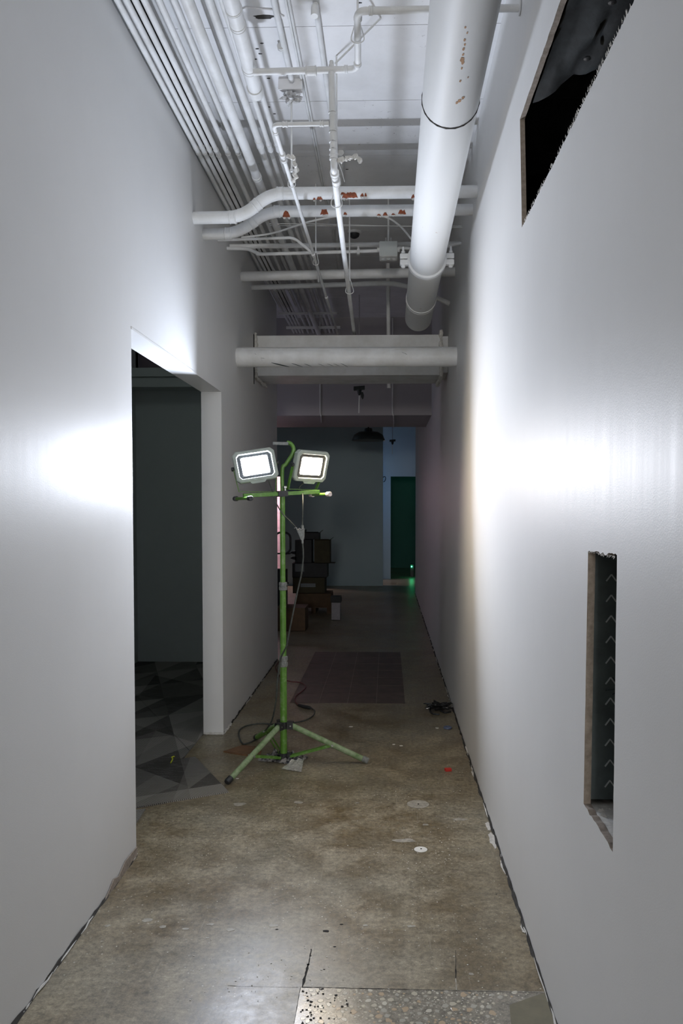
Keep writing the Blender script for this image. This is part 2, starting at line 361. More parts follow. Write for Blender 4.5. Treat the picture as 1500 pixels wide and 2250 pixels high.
struct(lg, 'trim_1', M['plaster'])['label'] = 'dusty ledge at the foot of the low wall slot'
# rubble on the ledge
ck_ = MB()
for i in range(14):
    x = R.uniform(.52, .57); y = R.uniform(1.76, 1.97); s_ = R.uniform(.002, .006); ck_.add([(x-s_, y, .752), (x+s_, y-s_, .752), (x+s_*.6, y+s_, .752), (x, y, .752+s_*1.2)], [(0,1,3), (1,2,3), (2,0,3), (0,2,1)])
ck_.build('plaster_crumbs', M['dust'], tag(empty('plaster_rubble', (.54, 1.87, .752)), 'crumbs of broken plaster on the ledge of the low wall slot', 'rubble'), kind='stuff')
# felt sheets hanging inside the upper hole
def sheet(name, quad, nu, nv, amp, seed, mat, label, thick=.003):
    rr = random.Random(seed); vs = []; a, b_, c, d = [V(q) for q in quad]
    nrm = (b_-a).cross(d-a).normalized()
    for j in range(nv+1):
        for i in range(nu+1):
            u, v = i/nu, j/nv; p = (a*(1-u)+b_*u)*(1-v)+(d*(1-u)+c*u)*v
            w_ = noise.noise(V((u*3.3+seed, v*7, seed)))*amp+noise.noise(V((u*9, v*14+seed, 1)))*amp*.35
            vs.append(p+nrm*w_)
    fs = [(j*(nu+1)+i, j*(nu+1)+i+1, (j+1)*(nu+1)+i+1, (j+1)*(nu+1)+i) for j in range(nv) for i in range(nu)]
    k = len(vs); top = [v+nrm*thick for v in vs]; fs2 = [tuple(x+k for x in f[::-1]) for f in fs]; rim = []
    loop = [i for i in range(nu+1)]+[(j)*(nu+1)+nu for j in range(1, nv+1)]+[nv*(nu+1)+i for i in range(nu-1, -1, -1)]+[j*(nu+1) for j in range(nv-1, 0, -1)]
    for i in range(len(loop)): p, q = loop[i], loop[(i+1) % len(loop)]; rim.append((p, q, q+k, p+k))
    mb = MB(); mb.add(vs+top, fs+fs2+rim); return mb.build(name, mat, smooth=True, auto=60, label=label, cat='sheet')
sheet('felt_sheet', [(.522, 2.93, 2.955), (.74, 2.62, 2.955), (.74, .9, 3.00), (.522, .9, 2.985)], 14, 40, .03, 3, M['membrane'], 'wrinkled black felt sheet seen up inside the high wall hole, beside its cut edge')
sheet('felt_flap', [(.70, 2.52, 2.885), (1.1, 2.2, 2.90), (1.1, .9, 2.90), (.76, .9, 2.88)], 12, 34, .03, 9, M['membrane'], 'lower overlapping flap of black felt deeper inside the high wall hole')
for i, (px, py) in enumerate(((1290, 127), (1345, 3))):
    p = at(px, py, Z=2.93); MB().lathe(p, [(.011, 0), (.012, .004), (.004, .006)], 12, (0, 0, -1)).build('felt_pin', M['steel'], label=['small round pin in the felt sheet, lower one of two', 'small round pin in the felt flap at the top edge of the photo'][i], cat='pin')
# corridor end behind the camera, side room and far rooms
struct(MB().box(-2.6, 1.6, YB-.1, YB, 0, HC), 'wall_rear', M['wall'])
SB = at(303, 1455, Z=0); XS = SB.x; YS = SB.y
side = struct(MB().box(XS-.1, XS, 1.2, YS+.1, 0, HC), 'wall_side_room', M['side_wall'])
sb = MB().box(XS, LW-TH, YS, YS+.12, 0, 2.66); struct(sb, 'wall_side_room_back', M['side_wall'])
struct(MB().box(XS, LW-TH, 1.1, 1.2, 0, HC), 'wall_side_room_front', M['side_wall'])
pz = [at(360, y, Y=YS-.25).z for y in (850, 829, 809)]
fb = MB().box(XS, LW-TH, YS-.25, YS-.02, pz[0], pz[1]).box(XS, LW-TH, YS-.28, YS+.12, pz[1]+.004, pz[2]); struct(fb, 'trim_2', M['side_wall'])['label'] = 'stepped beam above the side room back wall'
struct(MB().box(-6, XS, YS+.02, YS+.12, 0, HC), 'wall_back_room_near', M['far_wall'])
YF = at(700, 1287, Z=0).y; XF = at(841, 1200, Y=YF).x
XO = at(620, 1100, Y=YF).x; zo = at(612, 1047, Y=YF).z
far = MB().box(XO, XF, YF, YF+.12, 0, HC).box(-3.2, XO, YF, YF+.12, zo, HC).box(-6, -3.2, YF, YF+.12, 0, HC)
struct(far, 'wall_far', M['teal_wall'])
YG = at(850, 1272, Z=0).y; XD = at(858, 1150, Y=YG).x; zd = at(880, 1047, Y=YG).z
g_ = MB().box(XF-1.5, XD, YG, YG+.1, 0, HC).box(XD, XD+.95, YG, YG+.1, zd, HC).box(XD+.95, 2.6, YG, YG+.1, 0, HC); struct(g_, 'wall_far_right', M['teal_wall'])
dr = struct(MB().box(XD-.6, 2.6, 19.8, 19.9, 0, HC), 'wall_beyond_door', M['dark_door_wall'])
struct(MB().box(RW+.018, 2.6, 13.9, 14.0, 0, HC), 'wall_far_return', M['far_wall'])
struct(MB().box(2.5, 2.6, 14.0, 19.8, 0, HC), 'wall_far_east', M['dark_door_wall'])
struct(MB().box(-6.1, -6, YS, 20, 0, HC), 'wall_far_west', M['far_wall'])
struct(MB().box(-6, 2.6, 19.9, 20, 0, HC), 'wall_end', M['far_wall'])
# drooping mark on the corner of the far wall
pts = smooth_path([at(x, y, Y=YF-.004) for x, y in ((841,1049), (845,1047), (847,1051), (845,1057), (842,1059))], 5)
MB().tube(pts, .008, 6).build('wall_mark', M['darkmark'], label='dark hook-shaped mark at the corner of the far wall', cat='mark')
# pink tiled wall in the lit room
tw = struct(MB().box(-3.4, XO+.4, YF+.9, YF+1.0, 0, 2.6), 'wall_tiled', M['far_wall'])
for i in range(6):
    for j in range(14):
        x = -2.75+i*.152; z = .02+j*.152
        MB().box(x, x+.148, YF+.892, YF+.9, z, z+.148).build('tile', M['pink_tile'], tw)
# ceiling: formed concrete bays divided by fine joints
ceil = struct(MB().box(-6.1, 2.7, YB-.1, 20, HC+.012, HC+.2), 'ceiling', M['ceiling'])
y0 = YB; ys = [at(700, y, Z=HC).y for y in (341, 212, 58)]; stp = .645; y0 = ys[2]-20*stp
k = 0
while y0+k*stp < 19.9:
    a = max(YB, y0+k*stp+.002); b_ = min(20, y0+(k+1)*stp-.002); k += 1
    if b_ <= a: continue
    MB().box(-6.1, 2.6, a, b_, HC, HC+.011).build('formed_bay', M['ceiling'], ceil)
# ceiling chips: broken concrete near the left
def blotch(name, c, nrm, r, mat, n=14, t=.002, seed=1, parent=None, sx=1, sy=1, **kw):
    rr = random.Random(seed); c = V(c); nrm = V(nrm).normalized(); a = nrm.cross(V((0,1,0))) if abs(nrm.y) < .9 else V((1,0,0)); a.normalize(); b_ = nrm.cross(a)
    P = [c+(a*math.cos(2*math.pi*i/n)*sx+b_*math.sin(2*math.pi*i/n)*sy)*r*rr.uniform(.72, 1.15) for i in range(n)]
    return MB().prism(P, nrm*t).build(name, mat, parent, **kw)
blotch('plaster_patch', at(572, 30, Z=HC-.001), (0,0,-1), .10, M['ceiling'], 18, .006, 4, ceil, 1.0, .5)
blotch('chipped_hollow', at(580, 37, Z=HC-.007), (0,0,-1), .04, M['dark_glue'], 12, .001, 5, ceil, 1.2, .35)
for i, (x, y) in enumerate(((762, 372), (565, 107), (571, 118), (560, 130), (585, 165), (590, 172), (790, 6), (590, 235), (603, 250), (575, 95))):
    blotch('chip', at(x, y, Z=HC-.0005), (0,0,-1), .012, M['dark_glue'], 9, .001, 20+i, ceil, .8, .4)
MB().box(LW+.002, -1.022, YB, 8.94, HC-.004, HC-.0005).build('gap_shade_strip', M['void'], ceil, label='dark strip for the shade behind the first conduits')  # black strip stands in for shade in the gaps between conduits
# beam across the corridor
bm_ = struct(MB().box(LW+.012, .43, 6.50, 6.95, 2.572, 2.895), 'trim_3', M['pipe']); bm_['label'] = 'white boxed beam across the corridor behind the fat pipe'
struct(MB().box(.43, RW, 6.56, 6.95, 2.60, 2.895), 'trim_4', M['pipe'])
def ragged(name, pts, w, parent, seed, mat='plaster'):
    rr = random.Random(seed); mb = MB(); P = [V(p) for p in pts]; Q = []
    for i in range(len(P)-1):
        n = max(2, int((P[i+1]-P[i]).length/.02)); Q += [P[i].lerp(P[i+1], j/n) for j in range(n)]
    Q.append(P[-1]); mb.tube([q+V((rr.uniform(-.004, .004), rr.uniform(-.004, .004), rr.uniform(-.004, .004))) for q in Q], [w*rr.uniform(.6, 1.3) for q in Q], 7)
    return mb.build(name, M[mat], parent)
ragged('plaster_bead', [(LW+.012, 6.49, 2.92), (LW+.014, 6.49, 2.56), (LW+.03, 6.93, 2.55)], .014, bm_, 2)
ragged('plaster_bead', [(.435, 6.49, 2.93), (.435, 6.49, 2.56), (.43, 6.93, 2.55)], .016, bm_, 3)
MB().box(LW+.0005, LW+.004, 6.455, 6.475, 2.50, 2.90).build('crack', M['crack'], bm_, label='black gap between beam and wall')
# soffit further on, with two cables down its face
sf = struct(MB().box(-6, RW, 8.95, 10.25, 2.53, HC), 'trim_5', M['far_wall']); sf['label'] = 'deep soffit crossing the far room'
# wall-foot: glue line and ragged remains where the base was stripped
def foot(name, x, y0, y1, sgn, seed):
    rr = random.Random(seed); root = MB()
    n = int((y1-y0)/.04); pr = [(y0+(y1-y0)*i/n) for i in range(n+1)]
    root.add([(x, y, .0) for y in pr]+[(x+sgn*rr.uniform(.003, .010 if sgn > 0 else .014), y, .0005) for y in pr]+[(x+sgn*rr.uniform(.001, .004), y, rr.uniform(.004, .018)) for y in pr],
        [(i, i+1, n+2+i, n+1+i) for i in range(n)]+[(n+1+i, n+2+i, 2*n+3+i, 2*n+2+i) for i in range(n)])
    o = struct(root, name, M['dark_glue'])
    mb = MB(); y = y0
    while y < y1:
        L = rr.uniform(.05, .30)
        if rr.random() < .5:
            h = rr.uniform(.002, .007); w_ = rr.uniform(.001, .006); q = V((x+sgn*(w_+.002), y+L/2, h*.6))
            mb.tube([q+V((sgn*rr.uniform(-.003, .003), t*L/2, rr.uniform(-.002, .003))) for t in (-1, -.5, 0, .5, 1)], [.001, h*.6, h*.8, h*.5, .001], 5)
        y += L
    mb.build('plaster_remains', M['plaster'], o, kind='stuff'); return o
foot('baseboard_right', RW, 1.2, 13.8, -1, 1)
foot('baseboard_left', LW, 1.2, Y1-.01, 1, 2)
foot('baseboard_left_far', LW, Y2+.01, 7.8, 1, 3)
ragged('plaster_bead', [(LW-.126, Y2-.004, .008), (LW-.06, Y2-.006, .012), (LW+.002, Y2-.004, .008), (LW+.006, Y2+.25, .008)], .008, bpy.data.objects['wall_left'], 12)
# torn board on the left pier's foot
tb = MB(); P = [(LW+.003, y, z) for y, z in ((2.95, .0), (3.35, .0), (3.35, .040), (3.2, .045), (3.12, .020), (3.06, .036), (3.0, .012))]
tb.prism(P, (.004, 0, 0)); struct(tb, 'trim_6', M['gypsum'])['label'] = 'torn board edge at the foot of the left pier'
bd = MB().box(LW, LW+.003, Y2-.001, Y2+.012, 0, ZH).box(LW, LW+.002, Y1, Y2, ZH-.0, ZH+.010); struct(bd, 'trim_7', M['wall'])
# dusty spill at the foot of the right wall
for i, (px, py, r, sx, sy) in enumerate(((1090, 1846, .05, .35, 1.7), (1072, 1815, .035, .35, 1.5), (1108, 1905, .04, .25, 1.6), (1046, 1700, .03, .3, 2.0), (1158, 2040, .03, .3, 1.3))):
    p = at(px, py, Z=.0006+i*.0002); p.x = min(p.x, RW-r*sx*.9); blotch('dust_patch', p, (0,0,1), r, M['dust'], 18, .0008, 40+i, floor, sy, sx) if False else blotch('dust_patch', p, (0,0,1), r, M['dust'], 18, .0008, 40+i, floor, sx, sy)
# ------------------------------------------------------------------ floor details
TZ = at(660, 2170, Z=0); xt = TZ.x; yt = TZ.y
terr = MB().box(xt, RW-.004, 1.0, yt, -.001, .0012).build('terrazzo_bay', M['terrazzo'], floor, label='polished terrazzo bay')
pb = []
for s_ in range(9):
    rr = random.Random(100+s_); n = rr.choice((6, 7, 8)); P = [(math.cos(2*math.pi*i/n)*rr.uniform(.6, 1.1), math.sin(2*math.pi*i/n)*rr.uniform(.5, .95), 0) for i in range(n)]
    me = bpy.data.meshes.new('pebble'); me.from_pydata([(x, y, 0) for x, y, z in P]+[(x*.85, y*.85, .1) for x, y, z in P], [], [tuple(range(n, 2*n))]+[(i, (i+1) % n, n+(i+1) % n, n+i) for i in range(n)])
    me.materials.append(M['peb%d' % (s_ % 4)]); pb.append(me)
spots = []; tries = 0
rr = random.Random(5)
small = MB()
def clearspot(x, y): return not (x > .34 and y < yt-.03-(x-.34)*.0 and (x-.34)*.9 > (y-2.28)*.6 and y < 2.40)
while len(spots) < 290 and tries < 20000:
    tries += 1; x = rr.uniform(xt+.015, RW-.02); y = rr.uniform(2.18, yt-.008); s_ = rr.choice((.005, .006, .008, .010, .012, .014))
    if x > .33 and y < 2.43-(.495-x)*.25: continue
    if x < xt+.12 and rr.random() < .45: continue
    if any((x-a)**2+(y-b_)**2 < ((s_+c)*.86)**2 for a, b_, c in spots): continue
    spots.append((x, y, s_))
    o = bpy.data.objects.new('pebble', rr.choice(pb)); COL.objects.link(o); o.parent = terr; o.location = (x, y, .0012); o.rotation_euler = (0, 0, rr.uniform(0, 6.28)); o.scale = (s_, s_, .006)
for i in range(900):
    x = rr.uniform(xt+.01, RW-.01); y = rr.uniform(2.16, yt-.004); s_ = rr.uniform(.001, .0028)
    if x > .33 and y < 2.43-(.495-x)*.25: continue
    if any((x-a)**2+(y-b_)**2 < (s_+c)**2 for a, b_, c in spots): continue
    n = 5; w0 = rr.uniform(0, 6); small.add([(x+math.cos(w0+2*math.pi*j/n)*s_*rr.uniform(.7, 1.2), y+math.sin(w0+2*math.pi*j/n)*s_, .0016) for j in range(n)], [tuple(range(n))])
small.build('stone_chips', M['peb1'], terr, kind='stuff')
pits = MB()
for i in range(70):
    x = xt+.01+abs(rr.gauss(0, .07)); y = rr.uniform(2.18, yt-.006); s_ = rr.uniform(.0015, .005); n = 7; pits.add([(x+math.cos(6.283*j/n)*s_*rr.uniform(.5, 1.5), y+math.sin(6.283*j/n)*s_*rr.uniform(.5, 1.2), .0027) for j in range(n)], [tuple(range(n))])
pits.build('pits', M['crack'], terr, kind='stuff')
MB().prism([(.335, 2.0, .0012), (RW-.005, 2.0, .0012), (RW-.005, 2.425, .0012), (.44, 2.40, .0012), (.37, 2.36, .0012)], (0, 0, .0008)).build('cement_skim', M['olive'], terr)
# cracks and joints
def crack(pts, w, seed, name='crack', z=.0006, mat='crack'):
    rr = random.Random(seed); P = [V(p) for p in pts]; Q = []
    for i in range(len(P)-1):
        n = max(3, int((P[i+1]-P[i]).length/.012)); Q += [P[i].lerp(P[i+1], j/n) for j in range(n)]
    Q.append(P[-1]); d = (P[-1]-P[0]).normalized(); nx = V((-d.y, d.x, 0)); vs = []
    for q in Q: a = rr.uniform(.2, 1)*w; vs += [q+nx*a, q-nx*rr.uniform(.2, 1)*w]
    for v in vs: v.z = z
    MB().add(vs, [(2*i, 2*i+1, 2*i+3, 2*i+2) for i in range(len(Q)-1)]).build(name, M[mat], floor)
crack([at(684, 2085, Z=0), at(676, 2125, Z=0)], .003, 1); crack([at(677, 2118, Z=0), at(664, 2168, Z=0)], .0055, 2)
crack([at(1001, 2088, Z=0), at(1001, 2120, Z=0)], .0014, 3); crack([at(1001, 2118, Z=0), at(1001, 2150, Z=0)], .0028, 4); crack([at(1001, 2150, Z=0), at(1003, 2180, Z=0)], .003, 14, mat='patch')
crack([at(662, 2170, Z=0), at(890, 2175, Z=0)], .0018, 5, z=.002); crack([at(890, 2175, Z=0), at(1203, 2183, Z=0)], .0009, 6, z=.002)
crack([at(500, 2166, Z=0), at(520, 2167, Z=0)], .0014, 7); crack([at(520, 2167, Z=0), at(655, 2170, Z=0)], .0006, 8)
crack([at(636, 1545, Z=0), at(893, 1545, Z=0)], .004, 9); crack([at(893, 1545, Z=0), at(985, 1543, Z=0)], .0015, 10)
crack([at(660, 2170, Z=0), at(646, 2249, Z=0)], .0012, 11, z=.002)
# small pits
for i, (px, py, r) in enumerate(((716, 2046, .013), (750, 2031, .007), (608, 2042, .006), (735, 2080, .006), (712, 2130, .004), (682, 2100, .004), (1090, 1965, .003))):
    blotch('pit', at(px, py, Z=.0004), (0,0,1), r, M['crack'], 9, .0003, 60+i, floor, 1.0, .55)
# pale filled spots
for i, (px, py, r, sx) in enumerate(((323, 2022, .018, 1.2), (236, 2034, .012, 1), (357, 2036, .014, 1), (408, 2041, .013, 1), (464, 2031, .012, 1), (505, 2043, .016, 1), (600, 2034, .016, 1.2), (903, 2035, .013, 1.4), (802, 2033, .01, 1),
        (456, 2061, .007, 1), (525, 1767, .034, 1), (610, 1650, .008, 1), (655, 1763, .024, 1), (785, 1764, .012, 1), (885, 1847, .032, 1.7), (1012, 1800, .025, 1.6), (935, 1812, .016, 1), (814, 1940, .008, .5), (1035, 2140, .012, .7))):
    blotch('filled_spot', at(px, py, Z=.0004), (0,0,1), r, M['patch'], 13, .0004, 80+i, floor, sx, .7)
# round floor patches
p = at(918, 1767, Z=.0005); MB().lathe(p, [(.056, 0), (.056, .0008)], 32).build('round_patch', M['patch'], floor); MB().lathe(p+V((.002, 0, .0008)), [(.005, 0), (.005, .0006)], 10).build('screw_hole', M['crack'], floor)
p = at(924, 1867, Z=.0005)
wd = MB().lathe(p, [(.029, 0), (.029, .002), (.027, .003)], 32).build('round_disc', M['white'], label='flat white disc lying on the floor near the right wall', cat='disc'); MB().lathe(p+V((.002, .003, .003)), [(.0045, 0), (.004, .0006)], 10).build('centre_hole', M['crack'], wd)
# paper and paint crumbs
cr = MB(); rr = random.Random(12)
for i in range(420):
    px, py = rr.uniform(350, 1080), rr.uniform(1580, 2200); p = at(px, py, Z=.0005)
    if p.x < LW+.02 or p.x > RW-.02: continue
    if p.y > 2.5 and p.x < -1.0 and p.y > 3.4: continue
    s_ = rr.choice((.0015, .0015, .002, .003)); n = 5
    cr.add([(p.x+math.cos(2*math.pi*j/n)*s_*rr.uniform(.5, 1.3), p.y+math.sin(2*math.pi*j/n)*s_*rr.uniform(.5, 1.3), .0012) for j in range(n)]+[(p.x, p.y, .0025)], [(j, (j+1) % n, n) for j in range(n)])
cr.build('floor_crumbs', M['paper'], label='tiny pale paint and paper crumbs scattered over the concrete', cat='crumbs', kind='stuff')
for i, (px, py, r, lb) in enumerate(((771, 1597, .012, 'white paper scrap on the concrete right of the stand'), (865, 1636, .009, 'white scrap on the floor, left of a close pair'), (881, 1639, .009, 'white scrap on the floor, right of a close pair'), (960, 1600, .010, 'thin pale sliver just left of the blue ring'), (978, 1693, .0, ''), (521, 1711, .008, 'small white scrap beside the front foot of the stand'))):
    if r: blotch('paper_scrap', at(px, py, Z=.001), (0,0,1), r, M['paper'], 8, .002, 150+i, None, 1.1, .7, label=lb, cat='scrap')
p = at(984, 1694, Z=0); MB().obox(p+V((0,0,.008)), (.018, .004, 0), (-.003, .012, 0), (0, 0, .008)).build('red_plug', M['red'], label='small red plastic piece on the floor near the right wall', cat='plastic piece', bevel=.003)
p = at(983, 1601, Z=0); MB().lathe(p, [(.014, .001), (.026, .001), (.029, .006), (.027, .014), (.015, .015), (.013, .012), (.013, .002)], 24).build('blue_ring', M['blue'], smooth=True, label='blue grey plastic ring lying near the foot of the right wall', cat='ring')
# old tile patch further down the corridor
pa = at(636, 1545, Z=0); pb_ = at(890, 1545, Z=0); yend = at(800, 1433, Z=0).y; nx = 4; ny = 7
for j in range(ny):
    for i in range(nx):
        dx = (pb_.x-pa.x)/nx; dy = (yend-pa.y)/ny
        MB().box(pa.x+i*dx+.002, pa.x+(i+1)*dx-.002, pa.y+j*dy+.006, pa.y+(j+1)*dy-.002, 0, .002+.0004*((i*7+j*3) % 3)).build('old_tile', M['vinyl'], floor)
# carpet tiles of the side room, rotated against the walls
def clip(poly, a, b, c):
    out = []
    for i in range(len(poly)):
        p, q = poly[i], poly[(i+1) % len(poly)]; dp = a*p[0]+b*p[1]-c; dq = a*q[0]+b*q[1]-c
        if dp <= 0: out.append(p)
        if dp*dq < 0: t = dp/(dp-dq); out.append((p[0]+(q[0]-p[0])*t, p[1]+(q[1]-p[1])*t))
    return out
cp = empty('carpet', (-1.8, 5, 0), 'grey ribbed carpet tiles laid askew in the side room, one corner past the doorway', 'carpet')
C0 = at(503, 1742, Z=0); ux = V((-math.cos(ROT), -math.sin(ROT), 0)); uy = V((-math.sin(ROT), math.cos(ROT), 0)); TS = .66
for i in range(-6, 6):
    for j in range(-5, 12):
        c = C0+ux*(i*TS)+uy*(j*TS)
        g = .0015; q = [c+ux*g+uy*g, c+ux*(TS-g)+uy*g, c+ux*(TS-g)+uy*(TS-g), c+ux*g+uy*(TS-g)]
        pl = [(v.x, v.y) for v in q]
        if not (i == 0 and j == 0):
            if j < 0 and i < 1: continue
            pl = clip(pl, 1, 0, LW-TH-.002)
            if len(pl) > 2 and j < 0: pl = clip(pl, 1, 0, LW-TH-.09+.0)
        else: pl = clip(pl, 1, -.0, LW+.30)
        pl = clip(pl, -1, 0, -XS-.002) if pl else pl; pl = clip(pl, 0, 1, YS-.004) if pl else pl; pl = clip(pl, 0, -1, -1.25) if pl else pl
        if len(pl) < 3: continue
        MB().prism([(x, y, .0) for x, y in pl], (0, 0, .0075)).build('carpet_tile', M['carpet'], cp)
q = [at(298, 1782, Z=0), at(320, 1779, Z=0), at(298, 1812, Z=0), at(250, 1812, Z=0), at(250, 1785, Z=0)]
MB().prism([(v.x, v.y, 0) for v in q], (0, 0, .006)).build('carpet_scrap', M['carpet'], label='loose carpet offcut poking out behind the left pier', cat='carpet')
sc_ = MB(); P = smooth_path([at(x, y, Z=.014) for x, y in ((375, 1676), (379, 1668), (377, 1664), (383, 1662))], 4); sc_.tube(P, .004, 6); sc_.build('leaf_scrap', M['yellow'], label='bright yellow green scrap on the grey carpet', cat='scrap')
P = [at(x, y, Z=0) for x, y in ((491, 1653), (532, 1640), (575, 1644), (572, 1665), (530, 1660))]
MB().prism([(v.x, v.y, 0) for v in P], (0, 0, .009)).build('hardboard_piece', M['wood'], label='brown hardboard offcut on the floor behind the front leg', cat='board')
# ================================================================== pipes
def pipe(name, pts, r, label, group=None, mat='pipe', bend=0, n=16, cat='pipe'):
    P = fillet(pts, bend, 7) if bend else pts
    return MB().tube(P, r, n).build(name, M[mat], smooth=True, label=label, cat=cat, group=group)
def coupling(parent, c, d, r, L=.05, name='coupling', mat='pipe', lip=.0035):
    c, d = V(c), V(d).normalized(); R1 = r+lip
    pr = [(r, -L/2-.002), (R1, -L/2), (R1, -L/2+.004), (R1-.0018, -L/2+.006), (R1-.0018, L/2-.006), (R1, L/2-.004), (R1, L/2), (r, L/2+.002)]
    return MB().lathe(c, pr, 20, d).build(name, M[mat], parent, smooth=True)
# conduits along the left wall
ZC = 3.455
def track(px, py, Z): return at(px, py, Z=Z)
cdt = [(-1.041, .0125), (-1.006, .0125), (-.972, .0125), (-.937, .013), (-.880, .013), (-.822, .0135)]
words = ['first', 'second', 'third', 'fourth', 'fifth', 'sixth']
for (x, r), wd_ in zip(cdt, words):
    z = ZC
    o = pipe('conduit', [(x, YB+.01, z), (x, 8.948, z)], r, wd_+' white conduit counted from the left wall, under the ceiling', 'painted conduits along the left wall', n=12, cat='conduit')
    coupling(o, (x, 4.42+R.uniform(-.02, .02), z), (0,1,0), r, .07, lip=.0025); coupling(o, (x, 7.2+R.uniform(-.02, .02), z), (0,1,0), r, .07, lip=.0025)
# thick conduit
xb = (track(520, 280, 3.40).x+track(452, 100, 3.40).x)/2
o = pipe('conduit', [(xb, YB+.01, 3.40), (xb, 8.948, 3.40)], .0245, 'thickest white conduit of the run, seventh from the left wall', 'painted conduits along the left wall', cat='conduit')
coupling(o, (xb, at(565, 388, Z=3.4).y, 3.40), (0,1,0), .0245, .03)
x8 = (track(556, 280, ZC).x+track(496, 100, ZC).x)/2
o = pipe('conduit', [(x8, YB+.01, ZC), (x8, 8.948, ZC)], .018, 'medium white conduit just right of the thickest one', 'painted conduits along the left wall', cat='conduit')
coupling(o, (x8, 4.33, ZC), (0,1,0), .018, .07)
for px, lb in ((578, 'white conduit second to the right of the thickest one'), (597, 'rightmost white conduit of the left-hand run')):
    x = track(px, 280, ZC).x; o = pipe('conduit', [(x, YB+.01, ZC), (x, 8.948, ZC)], .0125, lb, 'painted conduits along the left wall', n=12, cat='conduit'); coupling(o, (x, 4.38, ZC), (0,1,0), .0125, .07)
a = at(480, 100, Z=3.59); b_ = at(543, 262, Z=3.59)
pipe('cable', [(a.x, YB+.01, 3.59), (a.x, b_.y, 3.59), (a.x, b_.y+.03, HC-.002)], .007, 'thin painted cable on the ceiling between the thickest conduit and its neighbour', cat='cable', n=8, bend=.02)
# flat strut rails that carry the run
for i, y in enumerate((7.95, 8.55)):
    s_ = MB().box(LW+.003, -.50, y-.012, y+.012, 3.405 if i else 3.412, 3.431)
    s_.build('support_rail', M['pipe'], label='thin rail under the far end of the conduits, %s of two' % ('further' if i else 'nearer'), cat='rail')
for i, (pxa, pxb) in enumerate(((352, 520), (395, 540))):
    a, b_ = at(pxa-6, 60, Z=HC-.02), at(pxb-6, 400, Z=HC-.02)
    x = at((383, 412)[i], 100, Z=HC-.02).x
    MB().box(x-.014, x+.014, YB+.01, 4.2+.3*i, HC-.012, HC-.001).build('wood_batten', M['pipe'], label='flat painted batten on the ceiling, %s the fifth conduit' % ('left of' if i == 0 else 'right of'), cat='batten')
# header pipe top left with end cap
ZM = 3.37; YX = 3.40
he = at(562, 203, Z=ZM); hx = at(560, 195, Z=ZM).x; hx2 = at(513, 20, Z=ZM).x
o = MB().tube([(hx2+(hx2-hx)*3.2, YB+.01, ZM), (hx2, at(513, 20, Z=ZM).y, ZM), (hx, he.y, ZM)], .031, 20).build('header_pipe', M['pipe'], smooth=True, label='thick white capped pipe hanging below the conduits at top left', cat='pipe')
for py, L in ((55, .02), (150, .025), (20, .012)):
    q = at(560-(205-py)*.26, py, Z=ZM); coupling(o, (hx2+(hx-hx2)*((q.y-at(513,20,Z=ZM).y)/(he.y-at(513,20,Z=ZM).y)), q.y, ZM), (0,1,0), .031, L, lip=.0022)
MB().lathe((hx, he.y-.045, ZM), [(.031, -.002), (.036, 0), (.036, .05), (.032, .06), (.02, .064)], 22, (0,1,0)).build('end_cap', M['pipe'], o, smooth=True)
# top right pipe: wall -> elbow -> forward leg -> cross pipe -> header
A = at(1143, 15, X=RW); zc = at(787, 24, Y=A.y).z
p1 = V((RW-.001, A.y, zc)); p2 = at(785, 24, Y=A.y); p3 = at(786, 152, Z=zc); p3.y = YX; p3.x = at(786, 152, Y=YX).x; p3.z = at(786, 152, Y=YX).z
ZX = p3.z; p4 = V((hx+.028, YX, at(575, 158, Y=YX).z))
o = pipe('branch_pipe', [p1, p2, p3, p4], .0135, 'white pipe stepping from the right wall across the ceiling to the capped header', bend=.035)
for c, d, L, lp in ((p2+V((.05,0,0)), (1,0,0), .012, .003), (p2+V((0,.045,0)), p3-p2, .012, .003), (p3-V((0,.04,0)), p3-p2, .012, .003), (p3-V((.05,0,0)), (1,0,0), .012, .003)): coupling(o, c, d, .0135, L, 'elbow_collar', lip=lp)
coupling(o, at(683, 156, Y=YX), (1,0,0), .0135, .045, 'union', lip=.007)
MB().lathe(p1, [(.015, -.0), (.026, .0005), (.026, .004), (.015, .006)], 22, (-1,0,0)).build('wall_collar', M['pipe'], o, smooth=True)
def hanger(c, ztop, r, label, w=None, rod=.0045, lean=(0, 0)):
    "pear-shaped ring with a rod to the ceiling"
    c = V(c); root = empty('pipe_hanger', (c.x, c.y, c.z-r-.004), label, 'hanger'); w = w or r*1.9
    P = [c+V((math.sin(t)*w, 0, -math.cos(t)*(r+.004)+(.0 if abs(t) < 1.6 else (abs(t)-1.6)*.02))) for t in [i*.2 for i in range(-11, 12)]]
    top = c+V((0, 0, r+.065)); P = [top+V((-.004,0,0))]+P+[top+V((.004,0,0))]
    MB().tube(P, .0024, 6).build('ring', M['pipe'], root, smooth=True)
    MB().tube([top-V((0,0,.01)), V((c.x+lean[0], c.y+lean[1], ztop))], rod, 8).build('rod', M['pipe'], root, smooth=True)
    MB().lathe(top-V((0,0,.012)), [(.008, 0), (.009, .004), (.009, .012), (.006, .016)], 8).build('nut', M['pipe'], root)
    return root
hm = p2.lerp(p3, .45); hanger(hm, HC-.001, .0135, 'ring hanger on the short forward leg near the top centre')
ml = at(728, 155, Y=YX); kz = ml+V((at(738, 140, Y=YX).x-ml.x, 0, .03))
kn = MB().lathe(ml+V((.0, 0, .010)), [(.012, 0), (.012, .012), (.008, .018), (.010, .022), (.007, .030)], 12).build('plug_knob', M['pipe'], o, smooth=True)
pipe('brace_rod', [kz+V((-.004,0,-.002)), at(836, 40, Z=HC-.002)], .004, 'thin diagonal rod from the tee up to the ceiling', n=8, cat='rod')
